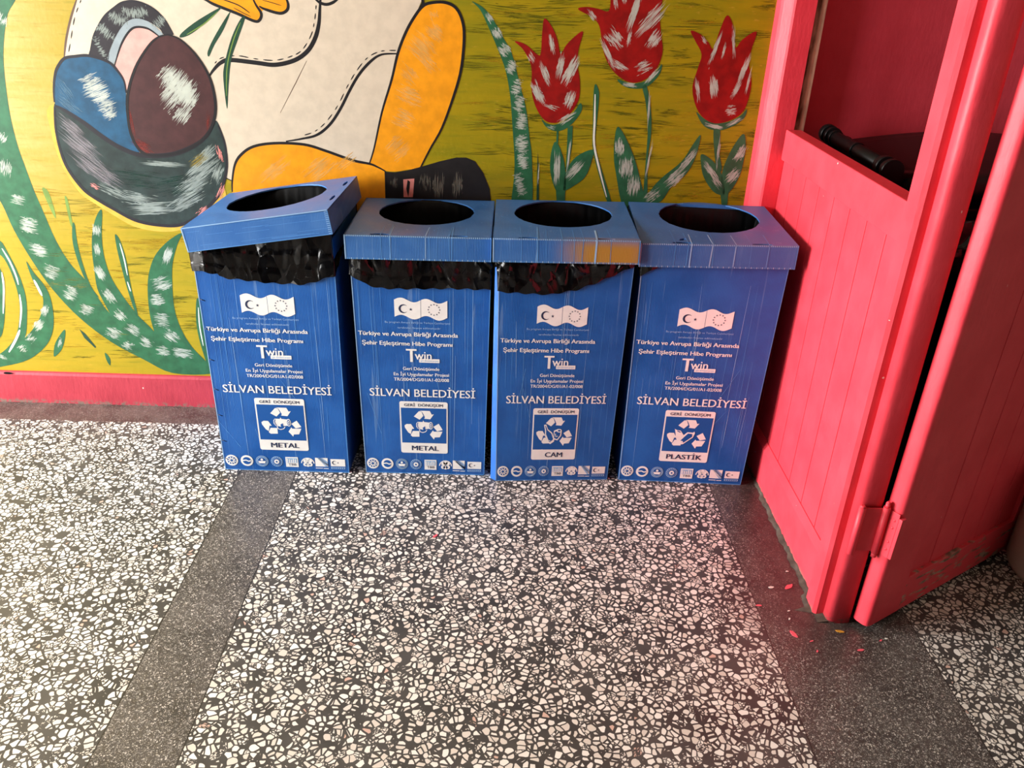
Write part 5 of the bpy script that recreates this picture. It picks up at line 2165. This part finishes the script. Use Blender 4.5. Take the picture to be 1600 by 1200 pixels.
ret = bmesh.ops.extrude_face_region(bm, geom=list(bm.faces))
for v in [g for g in ret['geom'] if isinstance(g, bmesh.types.BMVert)]: v.co.z -= .045
shift(bm); obj('lid', bm, 'black_plastic', wbx, True)
bm = bmesh.new(); tube(bm, (1.005, -.10, 1.068), (.982, -.625, 1.070), .0185, 24)
def colr(f, r0, w):
    a = lerp(Vector((1.005, -.10, 1.068)), Vector((.982, -.625, 1.070)), f); d = (Vector((.982, -.625, 1.070)) - Vector((1.005, -.10, 1.068))).normalized()
    tube(bm, a - d * w / 2, a + d * w / 2, r0, 24)
for f, r0, w in ((.0, .027, .03), (.075, .026, .018), (.13, .022, .012), (.49, .0215, .012), (.86, .0235, .012), (.90, .027, .02), (.955, .024, .014), (.985, .028, .018)): colr(f, r0, w)
for y in (-.13, -.60): box(bm, (.99, y - .018, .99), (1.06, y + .018, 1.066), 0, .003)
shift(bm); obj('handle', bm, 'black_plastic', wbx)
for y in (-.70, -.10):
    bm = bmesh.new(); tube(bm, (1.10, y - .02, .1), (1.10, y + .02, .1), .1, 32); shift(bm); obj('wheel', bm, 'black_plastic', wbx)
bm = bmesh.new(); bmesh.ops.create_icosphere(bm, subdivisions=4, radius=1)
r = random.Random(9)
for v in bm.verts:
    p = v.co; k = 1 + .10 * math.sin(p.x * 7 + p.z * 5) + .08 * math.sin(p.y * 11 - p.x * 6) + .07 * abs(math.sin(p.z * 9 + p.y * 8))
    v.co = Vector((p.x * .27 * k, p.y * .10 * k, p.z * .075 * k))
gb = obj('garbage_bag', bm, 'black_polythene', None, True); gb.location = (1.22, -.815, .92)
tag(gb, 'crumpled black garbage bag hanging on the wheeled bin behind the partition', 'garbage bag')

bm = bmesh.new(); lathe(bm, [(.150, 0), (.163, .008), (.170, .025), (.171, .30), (.176, .31), (.176, .33), (.165, .333), (.163, .04)], 56)
wb_ = obj('white_bucket', bm, 'white_plastic'); wb_.location = (1.658, -.862, 0)
tag(wb_, 'white plastic bucket at the right edge, standing by the door leaf', 'bucket')

# ------------------------------------------------------------------ paint flakes on the dark floor strip
FL_ = [(.826, -.934, .011, 'pink', 40), (.784, -1.115, .011, 'pink', -60), (.937, -1.166, .006, 'pink', 10), (.722, -1.012, .006, 'pink', 0), (.822, -1.139, .004, 'pink', 20), (.825, -1.173, .004, 'pink', 70),
       (1.002, -1.131, .004, 'pink', 30), (.907, -1.102, .008, 'yellow', -15), (1.018, -1.124, .004, 'white', 0), (-.157, -.748, .008, 'pink', 50), (.842, -.869, .004, 'white', 0), (.797, -1.03, .004, 'white', 20), (.790, -1.06, .004, 'white', 60), (.777, -.938, .007, 'white', 5)]
r = random.Random(2)
for x, y, s, k, a in FL_:
    bm = bmesh.new(); n = 9
    pts = [(s * (1.5 if k != 'white' else 1.2) * math.cos(i * 6.283 / n) * r.uniform(.7, 1.1), s * .6 * math.sin(i * 6.283 / n) * r.uniform(.7, 1.1)) for i in range(n)]
    prism(bm, pts, 0, .0012)
    o = obj('paint_flake', bm, 'flake_' + k); o.location = (x, y, .0002); o.rotation_euler = (0, 0, math.radians(a))
    if abs(x + .157) < .01: lab = 'lone pink paint flake on the pale terrazzo in front of the bins'
    elif k == 'yellow': lab = 'small yellow paint flake on the floor before the partition foot'
    else: lab = '%s paint flake on the dark floor strip by the partition foot' % k
    tag(o, lab, 'paint flake', 'paint flakes on the floor')
